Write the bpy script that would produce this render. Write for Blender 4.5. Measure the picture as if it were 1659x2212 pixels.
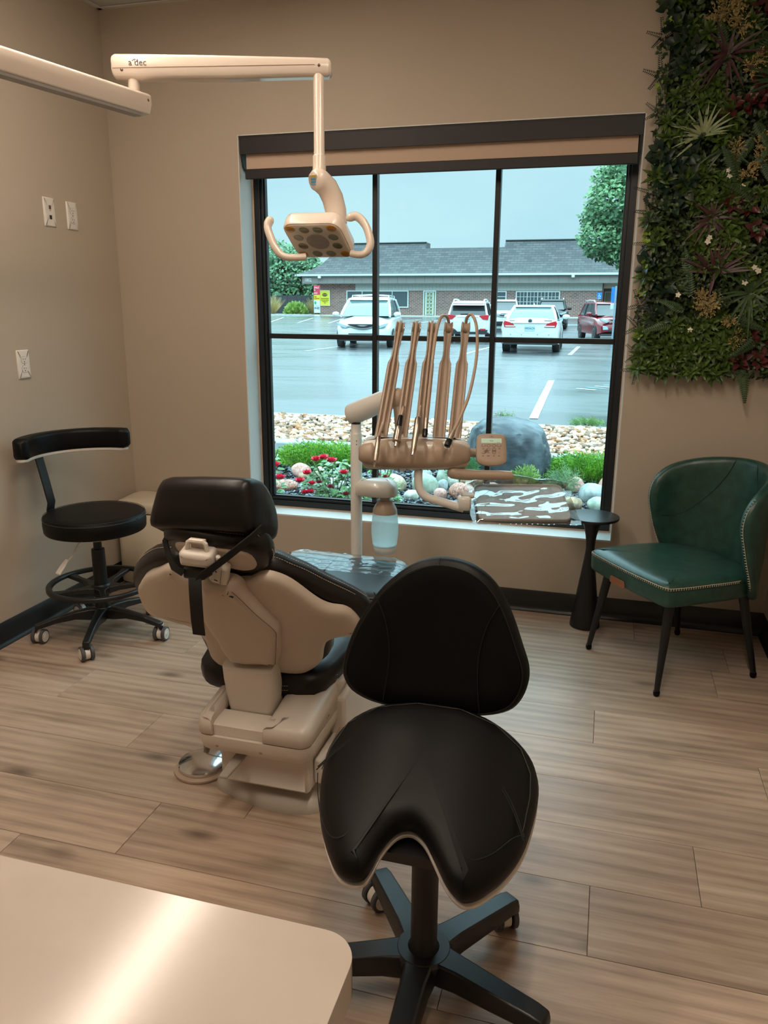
import bpy, bmesh, math, random
from math import sin, cos, pi, radians as rad, sqrt, atan2
from mathutils import Vector as V, Matrix, noise as mnoise
from mathutils.geometry import tessellate_polygon
for o in list(bpy.data.objects): bpy.data.objects.remove(o)
SC = bpy.context.scene; COL = SC.collection
rnd = random.Random(7)
# ---------------------------------------------------------------- camera
cam = bpy.data.cameras.new('camera'); cam_ob = bpy.data.objects.new('camera', cam); COL.objects.link(cam_ob)
cam.sensor_fit = 'VERTICAL'; cam.sensor_height = 36; cam.lens = 1693.22/2212*36; cam.clip_start = .02; cam.clip_end = 400
def cam_matrix(yaw, pitch, roll):
    fw = V((sin(yaw)*cos(pitch), cos(yaw)*cos(pitch), -sin(pitch))); rt = V((cos(yaw), -sin(yaw), 0)); up = rt.cross(fw)
    r = cos(roll)*rt + sin(roll)*up; u = -sin(roll)*rt + cos(roll)*up
    return Matrix((r, u, -fw)).transposed().to_4x4()
cam_ob.matrix_world = Matrix.Translation((0, -3.66, 1.4443)) @ cam_matrix(-.27505, .2577, .00586)
SC.camera = cam_ob
# ---------------------------------------------------------------- view, sky, lamps
vs = SC.view_settings; vs.view_transform = 'Standard'; vs.look = 'None'; vs.gamma = 1; vs.use_curve_mapping = False; vs.exposure = 0
SC.display_settings.display_device = 'sRGB'
SC.cycles.max_bounces = 8; SC.cycles.diffuse_bounces = 4; SC.cycles.transparent_max_bounces = 16; SC.cycles.sample_clamp_indirect = 6
SC.cycles.use_denoising = True; SC.cycles.caustics_reflective = False; SC.cycles.caustics_refractive = False
SKY_STRENGTH = 1.05; STRIP_EMIT = 78.0; PANEL_EMIT = 4.0
def lin(c):
    return tuple((x/12.92 if x <= .04045 else ((x+.055)/1.055)**2.4) for x in (k/255 for k in c))
w = bpy.data.worlds.new('overcast_sky'); SC.world = w; w.use_nodes = True
nt = w.node_tree; nt.nodes.clear()
def nd(nt, t, **k):
    n = nt.nodes.new(t)
    for a, b in k.items():
        if a.startswith('i_'):
            key = a[2:]; n.inputs[int(key) if key.isdigit() else key.replace('_', ' ')].default_value = b
        else: setattr(n, a, b)
    return n
tc = nd(nt, 'ShaderNodeTexCoord'); mp = nd(nt, 'ShaderNodeMapping'); mp.inputs['Scale'].default_value = (1, 1, 3.2)
nz = nd(nt, 'ShaderNodeTexNoise', i_Scale=2.6, i_Detail=5.0, i_Roughness=.55)
cr = nd(nt, 'ShaderNodeValToRGB'); cr.color_ramp.elements[0].position = .36; cr.color_ramp.elements[0].color = (*lin((192, 234, 249)), 1)
cr.color_ramp.elements[1].position = .66; cr.color_ramp.elements[1].color = (*lin((207, 246, 255)), 1)
bg = nd(nt, 'ShaderNodeBackground', i_Strength=SKY_STRENGTH); wo = nd(nt, 'ShaderNodeOutputWorld')
for a, b in ((tc.outputs['Generated'], mp.inputs[0]), (mp.outputs[0], nz.inputs['Vector']), (nz.outputs[0], cr.inputs[0]), (cr.outputs[0], bg.inputs[0]), (bg.outputs[0], wo.inputs[0])): nt.links.new(a, b)
# an overcast dome: even near the horizon, brightening towards the zenith
sx_ = nd(nt, 'ShaderNodeSeparateXYZ'); nt.links.new(tc.outputs['Generated'], sx_.inputs[0])
zr = nd(nt, 'ShaderNodeMapRange', interpolation_type='SMOOTHSTEP'); zr.inputs['From Min'].default_value = .2; zr.inputs['From Max'].default_value = .52; zr.inputs['To Min'].default_value = SKY_STRENGTH; zr.inputs['To Max'].default_value = SKY_STRENGTH*5.0
nt.links.new(sx_.outputs[2], zr.inputs[0]); nt.links.new(zr.outputs[0], bg.inputs['Strength'])
WARM = (1, .84, .68)
# ---------------------------------------------------------------- materials
MATS = {}
def mat(name, rgb, rough=.5, metal=0, bump=None, var=None, coat=0, spec=.5, emit=0, trans=0, alpha=1, coords='Object', sss=0, rndv=0):
    """rgb 0-255 sRGB; bump=(scale, strength[, stretch]); var=(scale, rgb2, lo, hi) noise mix to a second colour; rndv = brightness spread per object."""
    if name in MATS: return MATS[name]
    m = bpy.data.materials.new(name); MATS[name] = m; m.use_nodes = True; t = m.node_tree; p = t.nodes['Principled BSDF']
    p.inputs['Base Color'].default_value = (*lin(rgb), 1); p.inputs['Roughness'].default_value = rough; p.inputs['Metallic'].default_value = metal
    p.inputs['Coat Weight'].default_value = coat; p.inputs['Coat Roughness'].default_value = .08; p.inputs['Specular IOR Level'].default_value = spec
    p.inputs['Transmission Weight'].default_value = trans; p.inputs['Alpha'].default_value = alpha
    if emit: p.inputs['Emission Color'].default_value = (*lin(rgb), 1); p.inputs['Emission Strength'].default_value = emit
    co = nd(t, 'ShaderNodeTexCoord')
    col = None
    if var:
        n = nd(t, 'ShaderNodeTexNoise', i_Scale=var[0], i_Detail=4.0); t.links.new(co.outputs[coords], n.inputs['Vector'])
        r = nd(t, 'ShaderNodeValToRGB'); e = r.color_ramp.elements
        e[0].position = var[2] if len(var) > 2 else .35; e[1].position = var[3] if len(var) > 3 else .65
        e[0].color = (*lin(rgb), 1); e[1].color = (*lin(var[1]), 1); t.links.new(n.outputs[0], r.inputs[0]); col = r.outputs[0]
    if rndv:
        oi = nd(t, 'ShaderNodeObjectInfo'); mr = nd(t, 'ShaderNodeMapRange'); mr.inputs['To Min'].default_value = 1-rndv; mr.inputs['To Max'].default_value = 1+rndv
        t.links.new(oi.outputs['Random'], mr.inputs[0]); hs = nd(t, 'ShaderNodeHueSaturation'); hs.inputs['Color'].default_value = (*lin(rgb), 1)
        if col: t.links.new(col, hs.inputs['Color'])
        t.links.new(mr.outputs[0], hs.inputs['Value']); col = hs.outputs[0]
    if col: t.links.new(col, p.inputs['Base Color'])
    if bump:
        src = co.outputs[coords]
        if len(bump) > 2:
            mpp = nd(t, 'ShaderNodeMapping'); mpp.inputs['Scale'].default_value = bump[2]; t.links.new(src, mpp.inputs[0]); src = mpp.outputs[0]
        n = nd(t, 'ShaderNodeTexNoise', i_Scale=bump[0], i_Detail=3.0); t.links.new(src, n.inputs['Vector'])
        b = nd(t, 'ShaderNodeBump', i_Strength=bump[1], i_Distance=.002); t.links.new(n.outputs[0], b.inputs['Height']); t.links.new(b.outputs[0], p.inputs['Normal'])
    return m
def glass_mat(name, tint, gloss=.08, rough=0.0, ior=1.45):
    if name in MATS: return MATS[name]
    m = bpy.data.materials.new(name); MATS[name] = m; m.use_nodes = True; t = m.node_tree; t.nodes.clear()
    a = nd(t, 'ShaderNodeBsdfTransparent'); a.inputs[0].default_value = (*tint, 1); g = nd(t, 'ShaderNodeBsdfGlossy', i_Roughness=rough)
    f = nd(t, 'ShaderNodeFresnel', i_IOR=ior); ge = nd(t, 'ShaderNodeNewGeometry'); mi = nd(t, 'ShaderNodeMapRange'); mi.inputs['To Min'].default_value = ior; mi.inputs['To Max'].default_value = 1/ior
    t.links.new(ge.outputs['Backfacing'], mi.inputs[0]); t.links.new(mi.outputs[0], f.inputs[0]); mx = nd(t, 'ShaderNodeMixShader'); o = nd(t, 'ShaderNodeOutputMaterial')
    t.links.new(f.outputs[0], mx.inputs[0]); t.links.new(a.outputs[0], mx.inputs[1]); t.links.new(g.outputs[0], mx.inputs[2]); t.links.new(mx.outputs[0], o.inputs[0])
    return m
# ---------------------------------------------------------------- mesh builder
class B:
    def __init__(s): s.v = []; s.f = []
    def add(s, vs, fs, M=None):
        n = len(s.v); s.v += [tuple(M @ V(p)) if M else tuple(p) for p in vs]; s.f += [tuple(i+n for i in f) for f in fs]; return s
    def box(s, a, b, M=None):
        (x0, y0, z0), (x1, y1, z1) = a, b
        return s.add([(x0,y0,z0),(x1,y0,z0),(x1,y1,z0),(x0,y1,z0),(x0,y0,z1),(x1,y0,z1),(x1,y1,z1),(x0,y1,z1)], [(0,3,2,1),(4,5,6,7),(0,1,5,4),(1,2,6,5),(2,3,7,6),(3,0,4,7)], M)
    def cbox(s, c, d, M=None):
        return s.box([c[i]-d[i]/2 for i in range(3)], [c[i]+d[i]/2 for i in range(3)], M)
    def loft(s, rings, cap=True, closed=True, M=None):
        n = len(rings[0]); vs = [p for r in rings for p in r]; fs = []
        for i in range(len(rings)-1):
            for j in range(n if closed else n-1):
                k = (j+1) % n; fs.append((i*n+j, i*n+k, (i+1)*n+k, (i+1)*n+j))
        if cap and closed: fs += [tuple(range(n))[::-1], tuple(range((len(rings)-1)*n, len(rings)*n))]
        return s.add(vs, fs, M)
    def lathe(s, prof, n=32, M=None, cap=True):
        return s.loft([[(r*cos(2*pi*j/n), r*sin(2*pi*j/n), z) for j in range(n)] for r, z in prof], cap, True, M)
    def cyl(s, r, z0, z1, n=24, M=None): return s.lathe([(r, z0), (r, z1)], n, M)
    def tube(s, pts, r, n=12, flat=1.0, M=None, up=(0, 0, 1)):
        pts = [V(p) for p in pts]; rs = r if isinstance(r, (list, tuple)) else [r]*len(pts); rings = []; pu = None
        for i, p in enumerate(pts):
            t = (pts[min(i+1, len(pts)-1)]-pts[max(i-1, 0)]).normalized()
            if pu is None:
                pu = V(up); 
                if abs(pu.dot(t)) > .95: pu = V((0, 1, 0)) if abs(t.y) < .9 else V((1, 0, 0))
            a = t.cross(pu).normalized(); pu = a.cross(t).normalized()
            rings.append([tuple(p+(a*cos(2*pi*j/n)*flat+pu*sin(2*pi*j/n))*rs[i]) for j in range(n)])
        return s.loft(rings, True, True, M)
    def ribbon(s, pts, wvec, th, M=None):
        """flat strap: pts centre line, wvec half-width vector, th thickness"""
        wv = V(wvec); rings = []; pts = [V(p) for p in pts]
        for i, p in enumerate(pts):
            t = (pts[min(i+1, len(pts)-1)]-pts[max(i-1, 0)]).normalized(); n = t.cross(wv).normalized()*th/2
            rings.append([tuple(p-wv-n), tuple(p+wv-n), tuple(p+wv+n), tuple(p-wv+n)])
        return s.loft(rings, True, True, M)
    def prism(s, poly, z0, z1, M=None):
        n = len(poly); vs = [(x, y, z0) for x, y in poly]+[(x, y, z1) for x, y in poly]
        fs = [(i, (i+1) % n, n+(i+1) % n, n+i) for i in range(n)]
        for t in tessellate_polygon([[V((x, y, 0)) for x, y in poly]]): fs += [tuple(t), tuple(n+i for i in reversed(t))]
        return s.add(vs, fs, M)
    def ell(s, c, r, n=12, m=8, M=None):
        rings = [[(c[0]+r[0]*sin(pi*i/m)*cos(2*pi*j/n), c[1]+r[1]*sin(pi*i/m)*sin(2*pi*j/n), c[2]-r[2]*cos(pi*i/m)) for j in range(n)] for i in range(1, m)]
        k = len(s.v); s.loft(rings, False, True, M)
        T = (lambda p: tuple(M @ V(p))) if M else tuple
        s.v += [T((c[0], c[1], c[2]-r[2])), T((c[0], c[1], c[2]+r[2]))]; a = k+n*(m-1); e = k+n*(m-2)
        s.f += [(k+(j+1) % n, k+j, a) for j in range(n)]+[(e+j, e+(j+1) % n, a+1) for j in range(n)]; return s
    def pad(s, outline, levels, fn=None, ctr=None, inner=(.75, .5, .25), M=None, dome=0):
        """puffed shape from a star-shaped outline: levels [(inset, w)], fn(u,v,w)->xyz; ends closed by shrinking rings"""
        n = len(outline); fn = fn or (lambda u, v, w: (u, v, w))
        if ctr is None: ctr = (sum(p[0] for p in outline)/n, sum(p[1] for p in outline)/n)
        area = sum(outline[i][0]*outline[(i+1) % n][1]-outline[(i+1) % n][0]*outline[i][1] for i in range(n))
        sg = 1 if area > 0 else -1; nor = []
        for i in range(n):
            a, b = outline[i-1], outline[(i+1) % n]; tx, ty = b[0]-a[0], b[1]-a[1]; l = sqrt(tx*tx+ty*ty) or 1; nor.append((-ty/l*sg, tx/l*sg))
        def ring(ins): return [(p[0]+q[0]*ins, p[1]+q[1]*ins) for p, q in zip(outline, nor)]
        rows = []
        for k, (ins, wv) in enumerate(levels):
            rr = ring(ins)
            if k == 0: rows += [[(ctr[0]+(x-ctr[0])*t, ctr[1]+(y-ctr[1])*t, wv) for x, y in rr] for t in reversed(inner)]
            rows.append([(x, y, wv) for x, y in rr])
            if k == len(levels)-1: rows += [[(ctr[0]+(x-ctr[0])*t, ctr[1]+(y-ctr[1])*t, wv+dome*(1-t*t)) for x, y in rr] for t in inner]
        if sg < 0: rows = [r[::-1] for r in rows]
        k0 = len(s.v); s.loft([[fn(*q) for q in r] for r in rows], False, True, M)
        T = (lambda p: tuple(M @ V(p))) if M else tuple
        s.v += [T(fn(ctr[0], ctr[1], levels[0][1])), T(fn(ctr[0], ctr[1], levels[-1][1]+dome))]; a = len(s.v)-2; e = k0+n*(len(rows)-1)
        s.f += [(k0+(j+1) % n, k0+j, a) for j in range(n)]+[(e+j, e+(j+1) % n, a+1) for j in range(n)]; return s
    def sheet(s, fn, nu, nv, M=None):
        vs = [fn(i/nu, j/nv) for j in range(nv+1) for i in range(nu+1)]; q = nu+1
        return s.add(vs, [(j*q+i, j*q+i+1, (j+1)*q+i+1, (j+1)*q+i) for j in range(nv) for i in range(nu)], M)
    def mesh(s, name, m, sm=35):
        me = bpy.data.meshes.new(name); me.from_pydata(s.v, [], s.f); me.update()
        if sm:
            me.polygons.foreach_set('use_smooth', [True]*len(me.polygons)); me.set_sharp_from_angle(angle=rad(sm))
        if m: me.materials.append(m)
        return me
    def out(s, name, m, parent=None, bev=0, sub=0, sm=35, seg=2, solid=0, world=False, label=None, kind=None, fix=True):
        if world and parent is not None:
            iv = ORG[parent.name].inverted(); s.v = [tuple(iv @ V(p)) for p in s.v]
        if fix:
            bm = bmesh.new(); vv = [bm.verts.new(p) for p in s.v]
            for f in s.f:
                try: bm.faces.new([vv[i] for i in f])
                except ValueError: pass
            bmesh.ops.remove_doubles(bm, verts=bm.verts, dist=1e-6); bmesh.ops.recalc_face_normals(bm, faces=bm.faces)
            me = bpy.data.meshes.new(name); bm.to_mesh(me); bm.free()
            if sm: me.polygons.foreach_set('use_smooth', [True]*len(me.polygons)); me.set_sharp_from_angle(angle=rad(sm))
            if m: me.materials.append(m)
        else: me = s.mesh(name, m, sm)
        return link(name, me, parent, bev, sub, seg, solid, label, kind)
def link(name, me, parent=None, bev=0, sub=0, seg=2, solid=0, label=None, kind=None):
    o = bpy.data.objects.new(name, me); COL.objects.link(o)
    if parent is not None: o.parent = parent
    ORG[o.name] = ORG[parent.name] if parent is not None else Matrix.Identity(4)
    if solid: md = o.modifiers.new('solid', 'SOLIDIFY'); md.thickness = solid; md.offset = 0
    if bev: md = o.modifiers.new('bevel', 'BEVEL'); md.width = bev; md.segments = seg; md.limit_method = 'ANGLE'; md.angle_limit = rad(40)
    if sub: md = o.modifiers.new('sub', 'SUBSURF'); md.levels = sub; md.render_levels = sub
    if label: o['label'] = label
    if kind: o['kind'] = kind
    return o
ORG = {}
def thing(name, label, cat, loc=(0, 0, 0), rz=0, group=None):
    o = bpy.data.objects.new(name, None); COL.objects.link(o); o.empty_display_size = .05
    o.location = loc; o.rotation_euler = (0, 0, rz); ORG[o.name] = Matrix.Translation(loc) @ Matrix.Rotation(rz, 4, 'Z')
    return tag(o, label, cat, group)
def tag(o, label, cat, group=None):
    o['label'] = label; o['category'] = cat
    if group: o['group'] = group
    return o
def struct(o): o['kind'] = 'structure'; return o
def dup(o, parent=None, loc=None, rz=None, label=None, group=None):
    c = o.copy(); COL.objects.link(c)
    if parent is not None: c.parent = parent
    for ch in o.children: dup(ch, c)
    if loc is not None: c.location = loc
    if rz is not None: c.rotation_euler = (0, 0, rz)
    if label: c['label'] = label
    if group: c['group'] = group
    return c
def copy_part(o, parent, M):
    """another copy of a part (and its sub-parts) at matrix M in the parent's space, sharing mesh data"""
    c = o.copy(); COL.objects.link(c); c.parent = parent; c.matrix_basis = M; ORG[c.name] = ORG[parent.name] @ M
    for ch in o.children: d = ch.copy(); COL.objects.link(d); d.parent = c
    return c
def text(name, body, size, m, parent, M, ext=.0004, align='CENTER', sx=1):
    c = bpy.data.curves.new(name, 'FONT'); c.body = body; c.size = size; c.extrude = ext; c.align_x = align; c.align_y = 'CENTER'; c.resolution_u = 2
    tmp = bpy.data.objects.new('tmp', c); COL.objects.link(tmp); bpy.context.view_layer.update()
    me = bpy.data.meshes.new_from_object(tmp.evaluated_get(bpy.context.evaluated_depsgraph_get())); me.name = name
    bpy.data.objects.remove(tmp); me.materials.clear(); me.materials.append(m)
    o = link(name, me, parent); o.matrix_basis = M @ Matrix.Diagonal((sx, 1, 1, 1)); return o
def frame(o, x, y):
    """matrix with origin o, local x axis, local y axis roughly y"""
    x = V(x).normalized(); z = x.cross(V(y)).normalized(); y = z.cross(x)
    return Matrix(((x[0], y[0], z[0], o[0]), (x[1], y[1], z[1], o[1]), (x[2], y[2], z[2], o[2]), (0, 0, 0, 1)))
def T(*p): return Matrix.Translation(p)
def RX(a): return Matrix.Rotation(rad(a), 4, 'X')
def RY(a): return Matrix.Rotation(rad(a), 4, 'Y')
def RZ(a): return Matrix.Rotation(rad(a), 4, 'Z')
def smooth(pts, n=4, closed=True):
    """Catmull-Rom resample of points of any dimension"""
    out = []; N = len(pts)
    for i in range(N if closed else N-1):
        p = [pts[(i+k) % N] if closed else pts[min(max(i+k, 0), N-1)] for k in (-1, 0, 1, 2)]
        for j in range(n):
            t = j/n; out.append(tuple(.5*(2*b+(c-a)*t+(2*a-5*b+4*c-d)*t*t+(3*b-a-3*c+d)*t**3) for a, b, c, d in zip(*p)))
    if not closed: out.append(tuple(pts[-1]))
    return out
def rrect(w, h, r, n=5):
    out = []
    for cx, cy, a0 in ((w/2-r, h/2-r, 0), (-w/2+r, h/2-r, 90), (-w/2+r, -h/2+r, 180), (w/2-r, -h/2+r, 270)):
        out += [(cx+r*cos(rad(a0+90*i/n)), cy+r*sin(rad(a0+90*i/n))) for i in range(n+1)]
    return out
def circ(r, n=24, cx=0, cy=0): return [(cx+r*cos(2*pi*i/n), cy+r*sin(2*pi*i/n)) for i in range(n)]
# ================================================================ ROOM
XL, XR, ZC, YB = -2.448, .7565, 2.7875, -5.2
WX0, WX1, WZ0, WZ1 = -1.758, .0692, .3845, 2.2121
WT = .2                                                            # outer wall thickness
wall_m = mat('greige_paint', (186, 173, 156), .62, bump=(900, .12), var=(1.2, (182, 169, 152)))
reveal_m = mat('white_paint', (212, 213, 210), .5, bump=(700, .06))
def wall_box(name, a, b, m=None): return struct(B().box(a, b).out(name, m or wall_m))
wb = B()
for a, b in (((XL-.1, 0, 0), (WX0, WT, ZC)), ((WX1, 0, 0), (XR+.1, WT, ZC)), ((WX0, 0, 0), (WX1, WT, WZ0)), ((WX0, 0, WZ1), (WX1, WT, ZC))): wb.box(a, b)
wall_back = struct(wb.out('wall_back', wall_m))
wall_left = wall_box('wall_left', (XL-.12, YB, 0), (XL, 0, ZC))
wall_right = wall_box('wall_right', (XR, YB, 0), (XR+.12, 0, ZC))
wall_front = wall_box('wall_front', (XL, YB-.12, 0), (XR, YB, ZC))
# window reveal boards (white painted returns)
rv = B(); e = .004
rv.box((WX0-.0, -.0005, WZ0-e), (WX1, .15, WZ0+e)).box((WX0-.001, -.0005, WZ0), (WX0+e, .15, WZ1)).box((WX1-e, -.0005, WZ0), (WX1+.001, .15, WZ1)).box((WX0, -.0005, WZ1-e), (WX1, .15, WZ1))
struct(rv.out('trim_1', reveal_m))
# baseboards: flat black vinyl with a little curved toe
bb_m = mat('black_vinyl_base', (24, 25, 27), .38)
def base_strip(name, p0, p1, nrm):
    p0, p1, n = V(p0), V(p1), V(nrm); prof = [(0, 0), (.016, 0), (.0165, .004), (.010, .010), (.0045, .018), (.0035, .03), (.0035, .1055), (.002, .107), (0, .107)]
    return struct(B().loft([[tuple(q+n*d+V((0, 0, z))) for d, z in prof] for q in (p0, p1)]).out(name, bb_m, sm=50))
base_strip('baseboard_back', (XL, 0, 0), (XR, 0, 0), (0, -1, 0))
base_strip('baseboard_left', (XL, YB, 0), (XL, 0, 0), (1, 0, 0))
base_strip('baseboard_right', (XR, YB, 0), (XR, 0, 0), (-1, 0, 0))
# ceiling: tiles in a white grid, wall angle
tile_m = mat('ceiling_tile', (205, 203, 198), .9, bump=(260, .5), var=(240, (186, 184, 178), .5, .7)); grid_m = mat('ceiling_grid', (214, 212, 206), .5)
ceil = struct(B().box((XL-.1, YB-.1, ZC+.03), (XR+.1, WT, ZC+.1)).out('ceiling', tile_m))
TS = .61
g = B()
nx = int((XR-XL)/TS)+1; ny = int(-YB/TS)+1
for i in range(nx+1): g.box((XL+i*TS-.012, YB, ZC), (XL+i*TS+.012, 0, ZC+.004)).box((XL+i*TS-.002, YB, ZC), (XL+i*TS+.002, 0, ZC+.03))
for j in range(ny+1): g.box((XL, -j*TS-.012, ZC), (XR, -j*TS+.012, ZC+.0035))
g.box((XL, -.024, ZC-.001), (XR, 0, ZC+.004)).box((XL, YB, ZC-.001), (XL+.024, 0, ZC+.004))
gr = g.out('ceiling_grid', grid_m, ceil, label='white metal ceiling grid')
tl = B().box((.006, .006, 0), (TS-.006, TS-.006, .014)).mesh('ceiling_panel', tile_m, 0)
for i in range(nx):
    for j in range(ny):
        if XL+i*TS > XR-.05: continue
        o = link('ceiling_panel', tl, ceil); o.location = (XL+i*TS, -(j+1)*TS, ZC+.006)
        if XL+(i+1)*TS > XR: o.scale = ((XR-XL-i*TS)/TS, 1, 1)
# floor: oak-look planks, 0.2355 wide, 1.245 long
def wood():
    m = bpy.data.materials.new('oak_plank'); m.use_nodes = True; t = m.node_tree; p = t.nodes['Principled BSDF']; L = t.links.new
    co = nd(t, 'ShaderNodeTexCoord'); oi = nd(t, 'ShaderNodeObjectInfo'); mu = nd(t, 'ShaderNodeVectorMath', operation='SCALE'); cb = nd(t, 'ShaderNodeCombineXYZ')
    m7 = nd(t, 'ShaderNodeMath', operation='MULTIPLY', i_1=37.0); m9 = nd(t, 'ShaderNodeMath', operation='MULTIPLY', i_1=91.0)
    L(oi.outputs['Random'], m7.inputs[0]); L(oi.outputs['Random'], m9.inputs[0]); L(m7.outputs[0], cb.inputs[0]); L(m9.outputs[0], cb.inputs[1])
    ad = nd(t, 'ShaderNodeVectorMath', operation='ADD'); L(co.outputs['Object'], ad.inputs[0]); L(cb.outputs[0], ad.inputs[1])
    def noise(sc, scale, det=4, dist=0, rough=.55):
        mp = nd(t, 'ShaderNodeMapping'); mp.inputs['Scale'].default_value = sc; L(ad.outputs[0], mp.inputs[0])
        n = nd(t, 'ShaderNodeTexNoise', i_Scale=scale, i_Detail=float(det), i_Distortion=float(dist), i_Roughness=rough); L(mp.outputs[0], n.inputs['Vector']); return n.outputs[0]
    broad = noise((1.1, 5.5, 1), 1.25, 4, .7); fine = noise((4, 90, 1), 1.5, 4); med = noise((1.6, 22, 1), 1.3, 5, .4)
    mp = nd(t, 'ShaderNodeMapping'); mp.inputs['Scale'].default_value = (.75, 6.5, 1); L(ad.outputs[0], mp.inputs[0])
    wv = nd(t, 'ShaderNodeTexWave', wave_type='RINGS', i_Scale=1.15, i_Distortion=4.5, i_Detail=2.5); L(mp.outputs[0], wv.inputs['Vector'])
    wv.inputs['Detail Scale'].default_value = .8
    r = nd(t, 'ShaderNodeValToRGB'); r.color_ramp.elements[0].position = .30; r.color_ramp.elements[0].color = (*lin((118, 98, 82)), 1)
    r.color_ramp.elements[1].position = .72; r.color_ramp.elements[1].color = (*lin((204, 182, 160)), 1); k = r.color_ramp.elements.new(.5); k.color = (*lin((172, 148, 127)), 1)
    def mix(a, b, f):
        x = nd(t, 'ShaderNodeMix'); x.inputs[0].default_value = f; L(a, x.inputs[2]); L(b, x.inputs[3]); return x.outputs[0]
    s1 = mix(broad, med, .42); s2 = mix(s1, wv.outputs[0], .10); s3 = mix(s2, fine, .22); L(s3, r.inputs[0])
    # knots
    mk = nd(t, 'ShaderNodeMapping'); mk.inputs['Scale'].default_value = (2.2, 5.2, 1); L(ad.outputs[0], mk.inputs[0])
    vo = nd(t, 'ShaderNodeTexVoronoi', i_Scale=1.0, i_Randomness=1.0); L(mk.outputs[0], vo.inputs['Vector'])
    kr = nd(t, 'ShaderNodeValToRGB'); kr.color_ramp.elements[0].position = .03; kr.color_ramp.elements[0].color = (.22, .2, .2, 1); kr.color_ramp.elements[1].position = .16; kr.color_ramp.elements[1].color = (1, 1, 1, 1)
    L(vo.outputs['Distance'], kr.inputs[0])
    ml = nd(t, 'ShaderNodeMix', data_type='RGBA', blend_type='MULTIPLY'); ml.inputs[0].default_value = .75; L(r.outputs[0], ml.inputs[6]); L(kr.outputs[0], ml.inputs[7])
    hs = nd(t, 'ShaderNodeHueSaturation', i_Saturation=.92); mr = nd(t, 'ShaderNodeMapRange'); mr.inputs['To Min'].default_value = .86; mr.inputs['To Max'].default_value = 1.1
    L(oi.outputs['Random'], mr.inputs[0]); L(mr.outputs[0], hs.inputs['Value']); L(ml.outputs[2], hs.inputs['Color']); L(hs.outputs[0], p.inputs['Base Color'])
    rr = nd(t, 'ShaderNodeMapRange'); rr.inputs['To Min'].default_value = .30; rr.inputs['To Max'].default_value = .46; L(fine, rr.inputs[0]); L(rr.outputs[0], p.inputs['Roughness'])
    bu = nd(t, 'ShaderNodeBump', i_Strength=.16, i_Distance=.0015); L(fine, bu.inputs['Height']); L(bu.outputs[0], p.inputs['Normal']); p.inputs['Specular IOR Level'].default_value = .5
    return m
oak = wood()
floor = struct(B().box((XL, YB, -.12), (XR, 0, -.006)).out('floor', mat('floor_gap', (70, 54, 42), .7)))
PL_, PW = 1.245, .2355
pm = B().box((.0007, .0007, 0), (PL_-.0007, PW-.0007, .006)).mesh('plank', oak, 0)
joint = {0: .2, 1: .567, 2: -.75, 3: -1.66, 4: .043, 5: -1.928, 6: -1.47, 7: .322, 8: .052, 9: -.25}
r_, yt = 0, .016
while yt > YB:
    x = joint.get(r_, rnd.uniform(-1.2, 0))
    while x > XL: x -= PL_
    while x < XR:
        o = link('plank', pm, floor, bev=.0006, seg=1)
        a, b = max(x, XL), min(x+PL_, XR); y1 = min(yt, 0)
        if b-a > .01:
            if a > x or b < x+PL_ or y1 < yt:
                o.data = B().box((a-x+.0007, .0007, 0), (b-x-.0007, y1-yt+PW-.0007, .006)).mesh('plank', oak, 0)
            o.location = (x, yt-PW, -.006)
        else: bpy.data.objects.remove(o)
        x += PL_
    yt -= PW; r_ += 1
# window_1: black frame, dividing bars, panes
blk = mat('black_window_metal', (20, 21, 23), .42); glz = glass_mat('window_glass', (.93, .97, .965), ior=1.28)
YF = .14
win = struct(bpy.data.objects.new('window_1', None)); COL.objects.link(win); ORG['window_1'] = Matrix.Identity(4)
fx0, fx1, fz0, fz1 = -1.7535, .0645, .392, 2.206
def rframe(x0, x1, z0, z1, wd, y0, y1):
    b = B()
    b.box((x0, y0, z0), (x1, y1, z0+wd)).box((x0, y0, z1-wd), (x1, y1, z1)).box((x0, y0, z0+wd), (x0+wd, y1, z1-wd)).box((x1-wd, y0, z0+wd), (x1, y1, z1-wd)); return b
rframe(fx0, fx1, fz0, fz1, .034, YF, YF+.06).out('frame', blk, win, bev=.002)
rframe(fx0+.034, fx1-.034, fz0+.034, fz1-.034, .014, YF+.010, YF+.06).out('glazing_stop', blk, win, bev=.003)
rframe(fx0+.048, fx1-.048, fz0+.048, fz1-.048, .008, YF+.022, YF+.05).out('glazing_bead', blk, win, bev=.002)
rframe(WX0+e, WX1-e, WZ0+e, WZ1-e, .006, YF-.004, YF+.002).out('caulk_line', mat('beige_caulk', (196, 170, 146), .6), win)
gx0, gx1, gz0, gz1 = fx0+.05, fx1-.05, fz0+.05, fz1-.05
mx_ = (-1.132, -.5475); mz_ = 1.289; hw = .0125
for x in mx_: B().box((x-hw, YF+.018, gz0), (x+hw, YF+.06, gz1)).out('dividing_bar', blk, win, bev=.003)
xs = (gx0, mx_[0], mx_[1], gx1)
for i in range(3):
    B().box((xs[i]+(hw if i else 0), YF+.018, mz_-hw), (xs[i+1]-(hw if i < 2 else 0), YF+.06, mz_+hw)).out('dividing_bar', blk, win, bev=.003)
    for za, zb in ((gz0, mz_-hw), (mz_+hw, gz1)):
        B().box((xs[i]+(hw if i else 0), YF+.034, za), (xs[i+1]-(hw if i < 2 else 0), YF+.038, zb)).out('pane', glz, win, sm=0)
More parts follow.
